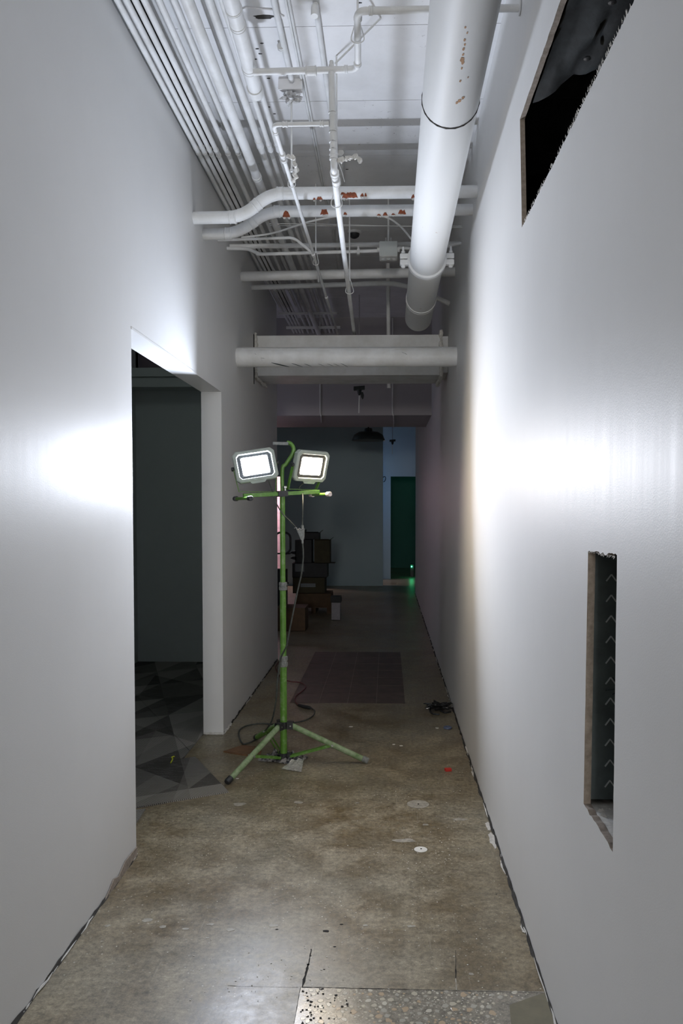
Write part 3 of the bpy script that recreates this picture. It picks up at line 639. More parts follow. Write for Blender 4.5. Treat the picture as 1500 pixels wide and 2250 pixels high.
# sprinkler drop and run
ZS = 2.93; ml.z = ml.z; xr0 = at(733, 385, Y=YX).x; zr0 = ZS
e1 = at(736, 395, Z=ZS); eend = at(778, 735, Z=ZS+.005)
main = pipe('sprinkler_main', [ml+V((0,0,-.008)), (xr0, YX, ZS), (e1.x+(eend.x-e1.x)*.1, YX+.35, ZS), (eend.x, eend.y, ZS+.005)], .0138, 'white sprinkler pipe dropping from the tee and running on to the beam', bend=.03, n=18)
for py in (248, 290, 312, 328, 350): coupling(main, at(730+(py-250)*.02, py, Y=YX), (0,0,1), .0138, .006, 'weld_ring', lip=.0025)
coupling(main, (xr0, YX+.06, ZS), (0,1,0), .0138, .03, 'coupling', lip=.006); coupling(main, (xr0+.001, YX+.14, ZS), (0,1,0), .0138, .045, 'coupling', lip=.006); coupling(main, (xr0, YX, ZS+.045), (0,0,1), .0138, .02, 'coupling', lip=.005)
yh = at(738, 448, Z=ZS).y; hanger((at(738, 440, Z=ZS).x, yh, ZS), HC-.001, .0138, 'ring hanger on the sprinkler pipe, above the two peeling pipes')
yh = at(767, 640, Z=ZS).y; hanger((at(767, 636, Z=ZS).x, yh, ZS), HC-.001, .0138, 'ring hanger on the far half of the sprinkler pipe')
# thin branch
b0 = at(722, 272, Y=YX); ZB = b0.z; b1 = at(600, 276, Y=YX); b1.z = ZB; be = at(742, 735, Z=ZB-.02)
br = pipe('sprinkler_branch', [(b0.x, YX, ZB), b1, (b1.x+(be.x-b1.x)*.3, YX+(be.y-YX)*.3, ZB), be], .0095, 'thinner white branch pipe turning left and running beside the sprinkler pipe', bend=.03, n=14)
dd = (be-b1); 
def onbr(py):
    best = min((i/400 for i in range(401)), key=lambda t: abs(pjy(b1+dd*t)-py)); return b1+dd*best
def pjy(p):
    v = V(p)-V((0,0,CZ)); return 1125-v.dot(uv)*F/v.dot(fv)+SY
for py, L, lp in ((290, .02, .003), (340, .03, .005), (351, .02, .006), (560, .03, .003), (653, .03, .003)): coupling(br, onbr(py), dd, .0095, L, 'coupling', lip=lp)
coupling(br, b1+V((.05,0,0)), (1,0,0), .0095, .02, 'coupling', lip=.003); coupling(br, b0-V((.03,0,0)), (1,0,0), .0095, .015, 'coupling', lip=.003)
hb = onbr(405); hh = hanger(hb, HC-.001, .0095, 'ring hanger on the thin branch with its rod up to a crumpled wad')
hanger(onbr(578), HC-.001, .0095, 'ring hanger on the thin branch, just above the pale cross pipe')
# thin cross pipe joining the branch
a = at(478, 528, X=LW); q = onbr(556)
pipe('drain_pipe', [(LW, a.y, a.z), at(645, 522, Y=a.y), q], .009, 'thin white pipe from the left wall bending down into the branch', bend=.04, n=10)
# crumpled wads
def crumple(name, c, size, seed, mat, label, cat, sub=3, amp=.45, smooth=False):
    bm = bmesh.new(); bmesh.ops.create_icosphere(bm, subdivisions=sub, radius=1)
    for v in bm.verts:
        p = v.co.copy(); k = 1+amp*(noise.noise(p*2.1+V((seed, 0, 0)))*1.3+noise.noise(p*5+V((0, seed, 0)))*.7+noise.noise(p*11+V((0, 0, seed)))*.3)
        v.co = V((p.x*size[0], p.y*size[1], p.z*size[2]))*k
    lo = min(v.co.z for v in bm.verts)
    me = bpy.data.meshes.new(name); bm.to_mesh(me); bm.free(); me.materials.append(M[mat])
    o = bpy.data.objects.new(name, me); COL.objects.link(o); o.location = c
    for f in me.polygons: f.use_smooth = smooth
    tag(o, label, cat); return o, lo
pb0 = MB().box(hb.x-.062, hb.x+.056, hb.y-.03, hb.y+.05, HC-.055, HC-.0005).build('mounting_block', M['ceiling'], label='small painted block on the ceiling above the crumpled wad', cat='block', bevel=.004)
crumple('foil_wad', (hb.x-.004, hb.y-.005, HC-.085), (.045, .03, .025), 3, 'foil', 'crumpled foil-like wad round the top of the hanger rod', 'wad', amp=.6)
def rag(name, pts, w, seed, label, parent=None):
    rr = random.Random(seed); P = smooth_path(pts, 5)
    return MB().tube([p+V((rr.uniform(-.006, .006), rr.uniform(-.006, .006), rr.uniform(-.006, .006))) for p in P], [w*rr.uniform(.45, 1.3) for _ in P], 7).build(name, M['plaster'], parent, label=label, cat='debris')
c = onbr(345); rag('torn_wrap', [c+V((.012,0,0)), c+V((.05,-.01,-.01)), at(648, 372, Y=YX+.35), at(647, 398, Y=YX+.4)], .011, 5, 'torn plaster wrap hanging off the thin branch coupling')
c = V((xr0, YX, ZS+.03)); rag('torn_wrap', [c+V((.018,0,.0)), c+V((.05,.01,.008)), c+V((.085,.0,.012)), c+V((.112,0,.004))], .012, 6, 'ragged strip sticking out right of the sprinkler pipe elbow')
MB().tube(smooth_path([c+V((.02,0,-.01)), c+V((.035,0,-.05)), c+V((.045,0,-.09))], 6), .0013, 6).build('loose_wire', M['pipe'], label='short loose wire beside the sprinkler pipe elbow', cat='wire')
# ceiling conduits right of the run
o = pipe('ceiling_conduit', [(at(600, 20, Z=3.598).x, YB+.01, 3.598), (at(630, 130, Z=3.598).x, at(640, 175, Z=3.598).y, 3.598)], .0135, 'short white conduit on the ceiling, coupled in two, right of the header', n=12, cat='conduit')
coupling(o, at(617, 103, Z=3.598), (0,1,0), .0135, .02)
o = pipe('ceiling_conduit', [(at(700, 60, Z=3.60).x, at(691, 10, Z=3.6).y, 3.60), (at(712, 150, Z=3.60).x, 4.9, 3.60)], .012, 'white conduit on the ceiling starting at a round elbow near the top edge', n=12, cat='conduit')
e = at(691, 12, Z=3.59); MB().tube(fillet([e+V((0,.05,.01)), e, e+V((0,-.01,-.05))], .03), .015, 12).build('elbow', M['pipe'], o, smooth=True)
for i, (xa, xb2) in enumerate(((628, 655), (634, 661))):
    x = at(xb2, 140, Z=3.607).x; MB().tube([(x, YB+.01, 3.607), (x, 7.4, 3.607)], .006, 8).build('ceiling_cable', M['pipe'], smooth=True, label='thin painted cable on the ceiling, %s of a close pair' % ('left' if i == 0 else 'right'), cat='cable')
pipe('ceiling_strap', [at(748, 335, Z=3.60), at(747, 400, Z=3.60), at(741, 545, Z=3.60), at(746, 590, Z=3.60)], .02, 'wide pale conduit on the ceiling behind the sprinkler pipe', n=12, cat='conduit')
# upright pipe standing behind the beam
a = at(854, 735, Y=6.97); pipe('riser_pipe', [(a.x, 6.99, 2.54), (at(852, 577, Y=6.99).x, 6.99, HC-.001)], .0175, 'upright white pipe from the beam to the ceiling, right of centre', n=14)
# ------------------------------------------------------------------ cross pipes
def cross(name, L, Rr, Yy, r, label, step=None, **k):
    return pipe(name, [V((LW, Yy, L))]+(step or [])+[V((RW, Yy, Rr))], r, label, **k)
Ya = 4.475; zl = at(423, 479, Y=Ya).z; zr = at(1047, 421, Y=Ya).z; s1 = at(533, 476, Y=Ya); s2 = at(592, 427, Y=Ya); zl2 = s1.z
PA = [V((LW, Ya, zl)), V((s1.x, Ya, (zl+zl2)/2)), V((s2.x, Ya, zr+.002)), V((RW, Ya, zr))]
oa = pipe('peeling_pipe', PA, .0335, 'white cross pipe with rust-red peeling, nearer and higher of two, kinked at left', bend=.09, n=24)
Yb = 4.71; zl = at(445, 515, Y=Yb).z; zrb = at(1038, 461, Y=Yb).z; s3 = at(522, 513, Y=Yb); s4 = at(586, 465, Y=Yb)
PB = [V((LW, Yb, zl)), V((s3.x, Yb, s3.z)), V((s4.x, Yb, zrb+.002)), V((RW, Yb, zrb))]
ob = pipe('peeling_pipe', PB, .0325, 'white cross pipe with rust-red peeling, further and lower of two, kinked at left', bend=.09, n=24)
for o_, P in ((oa, PA), (ob, PB)):
    d = (P[2]-P[1]).normalized()
    for c, dr in ((P[1]-V((.055,0,0)), (1,0,0)), (P[2]+V((.06,0,0)), (1,0,0)), (P[1].lerp(P[2], .5), d)): coupling(o_, c, dr, .033, .035, 'elbow_joint', lip=.0035)
def peel(parent, Yy, zc, r, px, pw, py, ph, seed, flake=True):
    "rust patch wrapped on the camera side of an X-parallel pipe; px,py centre and pw,ph size in photo pixels at that depth"
    rr = random.Random(seed); k = Yy/F; c = at(px, py, Y=Yy-r*.9); hw = pw*k/2; n = max(3, int(pw/3)); up, dn = [], []
    s0 = max(-.98, min(.98, (c.z-zc)/r)); a0 = math.asin(s0); 
    base_dir = math.radians(-35)
    def P(x, off, t): a_ = off; return V((x, Yy-(r+t)*math.cos(a_), zc+(r+t)*math.sin(a_)))
    view = math.atan2(zc-CZ, Yy)                       # elevation of the line of sight
    def ang(h): h = max(-.97, min(.97, h/r)); return math.asin(h)-view
    h0 = -(py-pypipe(Yy, zc))*k
    top = [h0+ph*k/2*rr.uniform(.2, 1.1) for _ in range(n+1)]; bot = [h0-ph*k/2*rr.uniform(.6, 1.0) for _ in range(n+1)]
    xs = [c.x-hw+2*hw*i/n for i in range(n+1)]
    vs = []; fs = []
    for i in range(n+1):
        e_ = .15 if i in (0, n) else 1
        for j in range(4): hh_ = bot[i]+(top[i]-bot[i])*j/3*e_; vs.append(P(xs[i], ang(hh_), .0012))
    for i in range(n):
        for j in range(3): q0 = i*4+j; fs.append((q0, q0+1, q0+5, q0+4))
    MB().add(vs, fs).build('rust_patch', M['rust'], parent, label='rust-red patch where paint has peeled')
    if flake:
        for t in range(2):
            x0 = c.x+rr.uniform(-hw, hw*.6); w_ = min(.02, hw*.8+.003); b_ = P(x0, ang(bot[0]), .001); 
            MB().add([b_, b_+V((w_,0,0)), b_+V((w_*.7, -.004, -.012*rr.uniform(.6, 1.3))), b_+V((w_*.2, -.003, -.010))], [(0,1,2,3)]).build('hanging_flake', M['flake'], parent)
def pypipe(Yy, zc): return 1115-(zc-CZ)*F/Yy
za, zb = zr, zrb
def pyc(x, Yy, z): return pjy((x, Yy, z))
def pypipe(Yy, zc): return pjy((-.1, Yy, zc))
for i, (px, pw, py, ph) in enumerate(((689, 6, 434, 5), (701, 13, 432, 9), (752, 8, 424, 6), (768, 34, 428, 13), (795, 8, 427, 9), (803, 5, 427, 8), (907, 8, 431, 9))): peel(oa, Ya, za, .0335, px, pw, py, ph, 200+i)
for i, (px, pw, py, ph) in enumerate(((628, 16, 468, 13), (712, 17, 465, 11), (758, 8, 467, 9), (832, 9, 471, 4), (846, 11, 470, 7), (864, 9, 470, 5), (883, 17, 466, 11))): peel(ob, Yb, zb, .0325, px, pw, py, ph, 230+i)
# lesser cross pipes
a = at(505, 541, X=LW); b_ = at(1010, 536, X=RW); Yc = (a.y+b_.y)/2
pipe('cross_conduit', [(LW, Yc, a.z), (RW, Yc, b_.z)], .0165, 'white cross conduit passing just behind the junction box', n=12, cat='conduit')
Yd = Yc-.11
gp = [at(*q, Y=Yd) for q in ((508, 546), (540, 547), (566, 556), (590, 558), (835, 551))]; gp[0].x = LW
o = pipe('cross_conduit', smooth_path(gp, 8), .0115, 'white conduit dipping at left and ending at the junction box', n=12, cat='conduit')
q = at(787, 553, Y=Yd); MB().box(q.x-.009, q.x+.009, Yd-.015, Yd+.015, q.z-.017, q.z+.014).box(q.x-.006, q.x+.006, Yd-.002, Yd+.002, q.z+.014, q.z+.038).build('strap_clip', M['pipe'], o)
gp = [at(*q, Y=Yd) for q in ((874, 545), (905, 546), (965, 545), (1010, 534))]; gp[-1].x = RW
pipe('flexible_conduit', smooth_path(gp, 8), .010, 'thin bent conduit from the junction box to the right wall', n=10, cat='conduit')
# junction box
q0 = at(833, 537, Y=Yd-.05); q1 = at(873, 563, Y=Yd-.05); jb = empty('junction_box', ((q0.x+q1.x)/2, Yd, q1.z), 'white junction box with round knockouts hanging over the corridor', 'junction box')
zt = at(852, 530, Y=Yd).z
MB().box(q0.x, q1.x, Yd-.055, Yd+.055, q1.z, q1.z+.100).build('box_body', M['pipe'], jb, bevel=.006)
MB().box(q0.x+.003, q1.x-.003, Yd-.060, Yd-.0555, q1.z+.003, q1.z+.097).build('cover', M['side_wall'], jb, bevel=.001, label='darker front cover')
for i in range(3): MB().lathe(((q0.x+q1.x)/2+(i-1)*.036, Yd, q1.z-.001), [(.014, 0), (.014, .002), (.010, .003), (.009, .0015)], 16, (0,0,-1)).build('knockout', M['pipe'], jb, smooth=True)
for sx in (q0.x-.004, q1.x+.004): MB().lathe((sx, Yd, at(852, 549, Y=Yd).z), [(.014, -.012), (.017, -.010), (.017, .010), (.014, .012)], 14, (1,0,0)).build('connector', M['pipe'], jb, smooth=True)
xm = (q0.x+q1.x)/2
MB().box(xm-.02, xm-.014, Yd-.01, Yd+.01, q1.z+.1, q1.z+.135).box(xm+.014, xm+.02, Yd-.01, Yd+.01, q1.z+.1, q1.z+.135).box(xm-.02, xm+.02, Yd-.01, Yd+.01, q1.z+.1, q1.z+.106).build('hanging_clip', M['pipe'], jb)
MB().tube([(xm, Yd, q1.z+.105), (xm, Yd, HC-.001)], .006, 8).build('rod', M['pipe'], jb, smooth=True)
# curved thin conduit and wires
gp = [at(*q, Y=5.2) for q in ((530, 522), (600, 512), (680, 487), (750, 474), (810, 474), (850, 478), (880, 498), (905, 527))]
pipe('arched_cable', smooth_path(gp, 7), .0065, 'thin cable arching behind the two peeling pipes', n=8, cat='cable')
for i, (ya, yb2) in enumerate(((492, 500), (496, 497))):
    a = at(690, ya, Y=5.35+i*.05); b_ = at(985, yb2, Y=5.35+i*.05); pipe('wire', [(a.x-.3, a.y, a.z+.004), a, b_, (RW, b_.y, b_.z)], .002, 'fine wire stretched behind the peeling pipes, %s of two' % ('upper' if i == 0 else 'lower'), n=6, cat='wire')
# black ceiling fitting
q = at(778, 522, Z=3.57); dt = MB().lathe((q.x, q.y, HC-.001), [(.055, 0), (.055, .012), (.048, .016)], 24, (0,0,-1)).build('ceiling_fitting', M['pipe'], smooth=True, label='round ceiling fitting with black underside near the junction box', cat='fitting')
MB().lathe((q.x, q.y, HC-.0165), [(.042, 0), (.036, .02), (.02, .032), (.008, .036)], 20, (0,0,-1)).build('black_lens', M['black'], dt, smooth=True, label='black domed underside')
# wide and small cross pipes by the beam
a = at(528, 605, X=LW); b_ = at(998, 600, X=RW); Ye = (a.y+b_.y)/2
o = pipe('cross_pipe', [(LW, Ye, a.z), (RW, Ye, b_.z)], .0345, 'smooth white cross pipe between the junction box and the beam', n=20)
q = at(700, 610, Y=Ye); MB().tube([q+V((-.0,-.0365*math.cos(t),-.0+.0365*math.sin(t)+(.008))) for t in [i*.3-1.6 for i in range(11)]], .008, 6).build('strap', M['pipe'], o, smooth=True)
a = at(552, 631, X=LW); b_ = at(988, 667, X=RW); Yf = 6.38
pipe('cross_conduit', [(LW, Yf, a.z), at(862, 622, Y=Yf), at(912, 634, Y=Yf), (RW, Yf, b_.z)], .0195, 'white cross conduit sloping down to the right wall above the beam', bend=.08, n=14, cat='conduit')
Yp = 5.76; zp = at(760, 785, Y=Yp).z
fp = MB().tube([(LW, Yp, zp+.004), (RW, Yp, zp)], .070, 36).build('insulated_pipe', M['pipe'], smooth=True, label='fat white insulated pipe across the corridor in front of the beam', cat='pipe')
MB().tube([(LW+.04, Yp-.0485, zp+.055), (-.3, Yp-.055, zp+.048), (RW-.02, Yp-.058, zp+.044)], .0016, 5).build('jacket_seam', M['pipe'], fp)
for i, (x0, y0_, x1, y1_, w_) in enumerate(((596, 797, 634, 806, .008), (640, 798, 664, 806, .005), (668, 799, 684, 805, .004), (698, 799, 712, 804, .003), (718, 799, 732, 804, .003), (732, 799, 746, 804, .003), (748, 798, 764, 806, .004), (573, 787, 582, 788, .002), (574, 787, 577, 796, .002), (560, 778, 564, 780, .002), (986, 793, 1000, 796, .004), (882, 775, 888, 777, .002), (888, 777, 894, 780, .003))):
    vs = []; n = 6; k_ = Yp/F
    view = math.atan2(zp-CZ, Yp)
    for j in range(n+1):
        t = j/n; px = x0+(x1-x0)*t; py = y0_+(y1_-y0_)*t; ww = w_*math.sin(math.pi*(t*.8+.1))
        x = at(px, py, Y=Yp-.05).x
        for s_ in (1, -1):
            h = -(py-pjy((x, Yp, zp)))*k_+s_*ww*.5; an = math.asin(max(-.99, min(.99, h/.07)))-view; vs.append((x, Yp-.0708*math.cos(an), zp+.002+.0708*math.sin(an)))
    MB().add(vs, [(2*j, 2*j+1, 2*j+3, 2*j+2) for j in range(n)]).build('score_mark', M['darkmark'], fp, label='dark slit in the pipe jacket')
# ------------------------------------------------------------------ big drain pipe along the ceiling
ZP = 2.985; RP = .104
a = at(1022, 0, Z=ZP); b_ = at(920, 690, Z=ZP)
dirp = V((b_.x-a.x, b_.y-a.y, 0)); A0 = a-dirp*(4.2/dirp.length); yend = at(918, 728, Z=ZP-RP).y
xe = a.x+dirp.x*(yend-a.y)/dirp.y
bp = MB().tube([A0, a, V((xe, yend, ZP)), V((xe, yend+.012, ZP)), V((xe, yend+.02, ZP))], [RP, RP, RP, RP*.97, RP*.88], 40).build('drain_pipe_large', M['pipe_rust'], smooth=True, label='very thick white drain pipe running along the right side of the ceiling', cat='pipe')
def onp(py):
    t = min((i/600 for i in range(601)), key=lambda t: abs(pjy(a.lerp(V((xe, yend, ZP)), t)-V((0,0,RP)))-py)); return a.lerp(V((xe, yend, ZP)), t)
coupling(bp, onp(282), dirp, RP, .006, 'pipe_joint', 'dark_glue', .003)
coupling(bp, onp(689), dirp, RP, .05, 'pipe_sleeve', 'pipe_rust', .006)
rr = random.Random(77)
for i, (px, py, w_) in enumerate(((1022, 60, .005), (1026, 72, .004), (1020, 88, .006), (1021, 98, .005), (1018, 108, .007), (1017, 120, .006), (1015, 131, .012), (1016, 138, .009), (1014, 150, .005), (1028, 170, .004), (1011, 178, .006), (1017, 215, .009), (1009, 221, .010), (1003, 226, .008))):
    d0 = at(px, py, Y=1)-V((0, 0, CZ)); best = None
    for k in range(1500, 4500):
        q = V((0, 0, CZ))+d0*(k/1000); ax_ = a.lerp(V((xe, yend, ZP)), (q.y-a.y)/(yend-a.y))
        if math.hypot(q.x-ax_.x, q.z-ax_.z) < RP+.0005: best = (q, (q-ax_).normalized()); break
    if best: blotch('rust_spot', ax_+best[1]*(RP+.0003), best[1], w_, M['rust_pale'], 9, .0006, 300+i, bp, .6, 1.2)
cc = onp(609); cl = empty('pipe_coupling', cc-V((0,0,RP)), 'white bolted coupling with two ears round the thick drain pipe', 'coupling')
MB().lathe(cc, [(RP+.001, -.026), (RP+.012, -.026), (RP+.014, -.02), (RP+.014, .02), (RP+.012, .026), (RP+.001, .026)], 40, dirp).build('ring_body', M['pipe'], cl, smooth=True)
for s_ in (-1, 1):
    e = cc+V((s_*(RP+.032), 0, .0)); MB().obox(e+V((0,0,.018)), (.026, 0, 0), (0, .022, 0), (0, 0, .016)).build('ear', M['pipe'], cl, bevel=.007); MB().obox(e-V((0,0,.018)), (.026, 0, 0), (0, .022, 0), (0, 0, .016)).build('ear', M['pipe'], cl, bevel=.007)
    b2 = MB().lathe(e+V((s_*.006, -.002, -.048)), [(.008, 0), (.013, .004), (.013, .014), (.007, .015), (.007, .085), (.012, .086), (.012, .098), (.007, .1), (.007, .122), (.004, .126)], 10); b2.build('bolt', M['pipe'], cl, smooth=True)
# ------------------------------------------------------------------ far fittings
def fitting(px, py, Yy, s, label):
    t = at(px, py, Y=Yy); r_ = empty('ceiling_sprinkler', (t.x, Yy, t.z-.19*s), label, 'sprinkler')
    MB().tube([(t.x, Yy, HC-.001), (t.x, Yy, t.z)], .005, 8).build('stem', M['far_wall'], r_)
    MB().obox((t.x, Yy, t.z-.018*s), (.055*s, 0, .004), (0, .03*s, 0), (0, 0, .018*s)).build('bracket', M['dark_metal'], r_, bevel=.003)
    MB().lathe((t.x, Yy, t.z-.034*s), [(.026*s, 0), (.02*s, .03*s), (.012*s, .05*s), (.008*s, .056*s)], 12, (0,0,-1)).build('neck', M['dark_metal'], r_, smooth=True)
    MB().tube([(t.x, Yy, t.z-.09*s), (t.x-.004*s, Yy, t.z-.265*s)], .0055*s, 8).build('hanging_rod', M['pipe'], r_, label='pale hanging rod')
    return r_
r_ = fitting(789, 849, 8.0, 1.0, 'black bracket with a pale hanging rod, below the white beam')
t = at(795, 868, Y=8.0); MB().prism([t+V(q) for q in ((-.014,0,.03), (.01,0,.03), (.02,0,0), (.016,0,-.03), (.004,0,-.045), (-.01,0,-.02))], (0,.008,0)).build('side_tab', M['dark_metal'], r_)
fitting(862, 966, 14.6, 1.0, 'small distant black ceiling fitting beside the dome pendant')
t = at(809, 968, Y=12.0); pn = empty('dome_pendant', t, 'black metal dome pendant hanging unlit in the far room', 'pendant lamp')
rd = 36.5*12/F
MB().lathe(t, [(rd, 0), (rd, .006), (rd*.96, .03), (rd*.86, .085), (rd*.6, .125), (rd*.25, .135), (rd*.22, .18), (rd*.18, .185)], 40).build('shade', M['dark_metal'], pn, smooth=True)
MB().tube([t+V((0,0,.18)), V((t.x, 12.0, HC-.001))], .012, 8).build('stem', M['dark_metal'], pn)
q = at(844, 969, Y=12.0-.02); MB().lathe(q, [(.012, 0), (.014, .006), (.01, .012)], 10).build('rim_highlight', M['white'], pn, label='small white highlight on the rim')  # white bead stands in for a highlight on the shade's rim
for i, px in enumerate((703, 862)):
    a = at(px, 850, Y=8.94); b_ = at(px, 915, Y=8.94); c = at(px+3, 932, Y=9.6)
    z2 = 2.522
    gp = [(a.x, 8.942, HC-.01), (a.x, 8.942, 2.56), (a.x+.01, 8.94, z2), (c.x, 9.6, z2+.002)]
    if i: gp += [(c.x, 10.2, z2+.002)]
    pipe('surface_cable', fillet(gp, .02), .007, 'painted cable down the soffit face, %s of two' % ('left' if i == 0 else 'right'), n=8, cat='cable')
# ------------------------------------------------------------------ boxes in the far room
def box_px(name, x0, y0_, x1, y1_, Yy, depth, mat, label, flaps=False, skew=0, lab=None, cat='box', lift=None):
    A = at(x0, y1_, Y=Yy); B = at(x1, y0_, Y=Yy); zb_ = A.z if lift is None else lift; zt_ = B.z; t_ = .006
    xa, xc = A.x, B.x; r_ = empty(name, ((xa+xc)/2, Yy, zb_), label, cat)
    MB().box(xa, xc, Yy, Yy+t_, zb_, zt_).box(xa, xc, Yy+depth-t_, Yy+depth, zb_, zt_).box(xa, xa+t_, Yy+t_, Yy+depth-t_, zb_, zt_).box(xc-t_, xc, Yy+t_, Yy+depth-t_, zb_, zt_).box(xa, xc, Yy, Yy+depth, zb_, zb_+t_).build('box_shell', M[mat], r_)
    if flaps:
        f = .07
        for P, v in (([(xa, Yy, zt_), (xc, Yy, zt_), (xc-.01, Yy-f*.7, zt_+f*.2), (xa+.01, Yy-f*.7, zt_+f*.2)], 0), ([(xc, Yy, zt_), (xc, Yy+depth, zt_), (xc+f*.6, Yy+depth-.01, zt_+f*.5), (xc+f*.6, Yy+.01, zt_+f*.5)], 0), ([(xa+.001, Yy+depth, zt_), (xa+.001, Yy, zt_), (xa+f*.1, Yy+.01, zt_+f*.6), (xa+f*.1, Yy+depth-.01, zt_+f*.6)], 0)):
            MB().prism(P, (0, .001, .004)).build('flap', M[mat], r_)
    else:
        MB().box(xa, xc, Yy, Yy+depth/2-.002, zt_, zt_+.004).box(xa, xc, Yy+depth/2+.002, Yy+depth, zt_, zt_+.004).build('lid', M[mat], r_)
    if lab: a_ = at(lab[0], lab[3], Y=Yy); c_ = at(lab[2], lab[1], Y=Yy); MB().box(a_.x, c_.x, Yy-.002, Yy, a_.z, c_.z).build('label_strip', M['label'], r_, label='pale printed label')
    return r_
Y0 = at(690, 1348, Z=0).y
zt0 = at(690, 1304, Y=Y0).z
bt = MB(); pal = empty('pallet', (at(690, 1348, Y=Y0).x, Y0, 0), 'low dark wooden pallet under the box stack', 'pallet')
xa_, xc_ = at(650, 1340, Y=Y0).x, at(727, 1340, Y=Y0).x
for i in range(3):
    x = xa_+(xc_-xa_-.06)*i/2; MB().box(x, x+.06, Y0, Y0+.5, 0, .08).build('bearer', M['cardboard'], pal)
for i in range(5): MB().box(xa_, xc_, Y0+i*.105, Y0+i*.105+.08, .08, .10).build('slat', M['cardboard'], pal)
box_px('cardboard_box', 650, 1305, 727, 1340, Y0, .45, 'cardboard', 'wide brown cardboard box at the bottom of the far stack', lift=.10, lab=None)
z0_ = at(690, 1305, Y=Y0).z+.005
def stk(x0, y0_, x1, y1_, dy, dep, mat, lb, fl=False, lab=None):
    global z0_
    Yy = Y0+dy; b_ = box_px('cardboard_box', x0, y0_, x1, y1_, Yy, dep, mat, lb, fl, lab=lab, lift=z0_); z0_ = at(x0, y0_, Y=Yy).z+.005
stk(643, 1270, 713, 1305, .03, .36, 'cardboard_olive', 'dark cardboard box with pale strip label in the far stack', lab=(660, 1282, 693, 1290))
stk(642, 1238, 718, 1270, .05, .34, 'cardboard_black', 'dark box with square label, third in the far stack', lab=(648, 1239, 668, 1256))
# two side by side on top, then one above
zk = z0_
stk(648, 1187, 684, 1238, .06, .3, 'cardboard_black', 'black box, left one of two side by side in the far stack')
zl_ = z0_; z0_ = zk
stk(690, 1187, 724, 1238, .04, .3, 'cardboard_olive', 'olive brown open box, right one of two side by side', True)
z0_ = zl_+.004
stk(669, 1171, 701, 1187, .09, .22, 'cardboard_black', 'small black open box on top of the far stack', True)
a = at(712, 1239, Y=Y0+.01); MB().box(a.x-.1, at(735, 1238, Y=Y0).x, Y0-.0+.03, Y0+.3, zk-.0009, zk-.0001).build('card_sheet', M['cardboard_olive'], label='thin card sheet sticking out of the far stack', cat='card')
for i, (px, py) in enumerate(((637, 1214), (638, 1226))):
    a = at(px+13, py, Y=Y0+.06); MB().prism([a+V(q) for q in ((0,0,.02), (-.06,0,.015), (-.09,0,-.005), (-.05,0,-.02), (0,0,-.03))], (0,.05,0)).build('crumpled_bag', M['cardboard_black'], label='torn dark flap left of the far stack, %s of two' % ('upper' if i == 0 else 'lower'), cat='scrap')
Yt = at(650, 1387, Z=0).y; box_px('cardboard_box', 606, 1337, 670, 1385, Yt, .4, 'cardboard', 'brown cardboard box on the floor behind the stand pole', lift=0)
Yw = at(738, 1363, Z=0).y; wb = box_px('white_box', 728, 1325, 747, 1362, Yw, .16, 'white_box', 'small white carton with black top right of the box stack', lift=0)
a = at(726, 1325, Y=Yw); b_ = at(749, 1311, Y=Yw); MB().box(a.x, b_.x, Yw-.01, Yw+.17, a.z+.006, b_.z).build('black_lid', M['cardboard_black'], wb, label='black lid', bevel=.006)
# slanting dark case and hand truck at the left of the stack
a = at(612, 1330, Y=Yt+.25); b_ = at(640, 1250, Y=Yt+.25)
ht = empty('hand_truck', (a.x, Yt+.5, 0), 'black hand truck with looped handle behind the stand pole', 'hand truck')
hx0, hx1 = at(604, 1200, Y=Yt+.95).x, at(638, 1200, Y=Yt+.95).x; hz = at(620, 1170, Y=Yt+.95).z; hy = Yt+.95
MB().tube(fillet([(hx0, hy-.1, .1), (hx0, hy, hz), (hx1, hy, hz), (hx1, hy, hz-.25), (hx1-.1, hy-.02, hz-.3)], .09, 8), .014, 10).build('handle_loop', M['black'], ht, smooth=True)
MB().tube([(hx0, hy, hz-.28), (hx1, hy, hz-.28)], .01, 8).tube([(hx0, hy-.05, .5), (hx1-.02, hy-.05, .5)], .01, 8).tube([(hx0+.1, hy-.08, .1), (hx0+.1, hy, hz-.28)], .01, 8).build('frame', M['black'], ht, smooth=True)
MB().box(hx0, hx1-.02, hy-.3, hy-.08, .0, .012).build('toe_plate', M['black'], ht)
for s_ in (hx0-.03, hx1-.02): MB().lathe((s_, hy-.02, .1), [(.10, -.02), (.10, .02)], 20, (1,0,0)).build('wheel', M['black'], ht, smooth=True)
q = at(640, 1245, Y=hy); MB().box(hx0+.02, q.x-.01, hy-.50, hy-.32, 0, q.z).build('black_case', M['cardboard_black'], label='black upright case standing in front of the hand truck', cat='case', bevel=.01)
# green glowing dot for a lens flare, with a box added under it
q = at(904, 1245, Y=YG+.5); gl = MB().lathe((q.x, q.y, q.z), [(.004, -.005), (.007, -.003), (.008, 0), (.007, .003), (.004, .005)], 14, (0,-1,0)).build('green_flare_dot', M['flare_green'], smooth=True, label='tiny green glowing dot added for the lens flare beyond the far doorway', cat='glow')
bx_ = MB().box(q.x-.03, q.x+.05, q.y+.01, q.y+.08, 0, q.z+.05).build('flare_dot_box', M['black'], gl, bevel=.004)
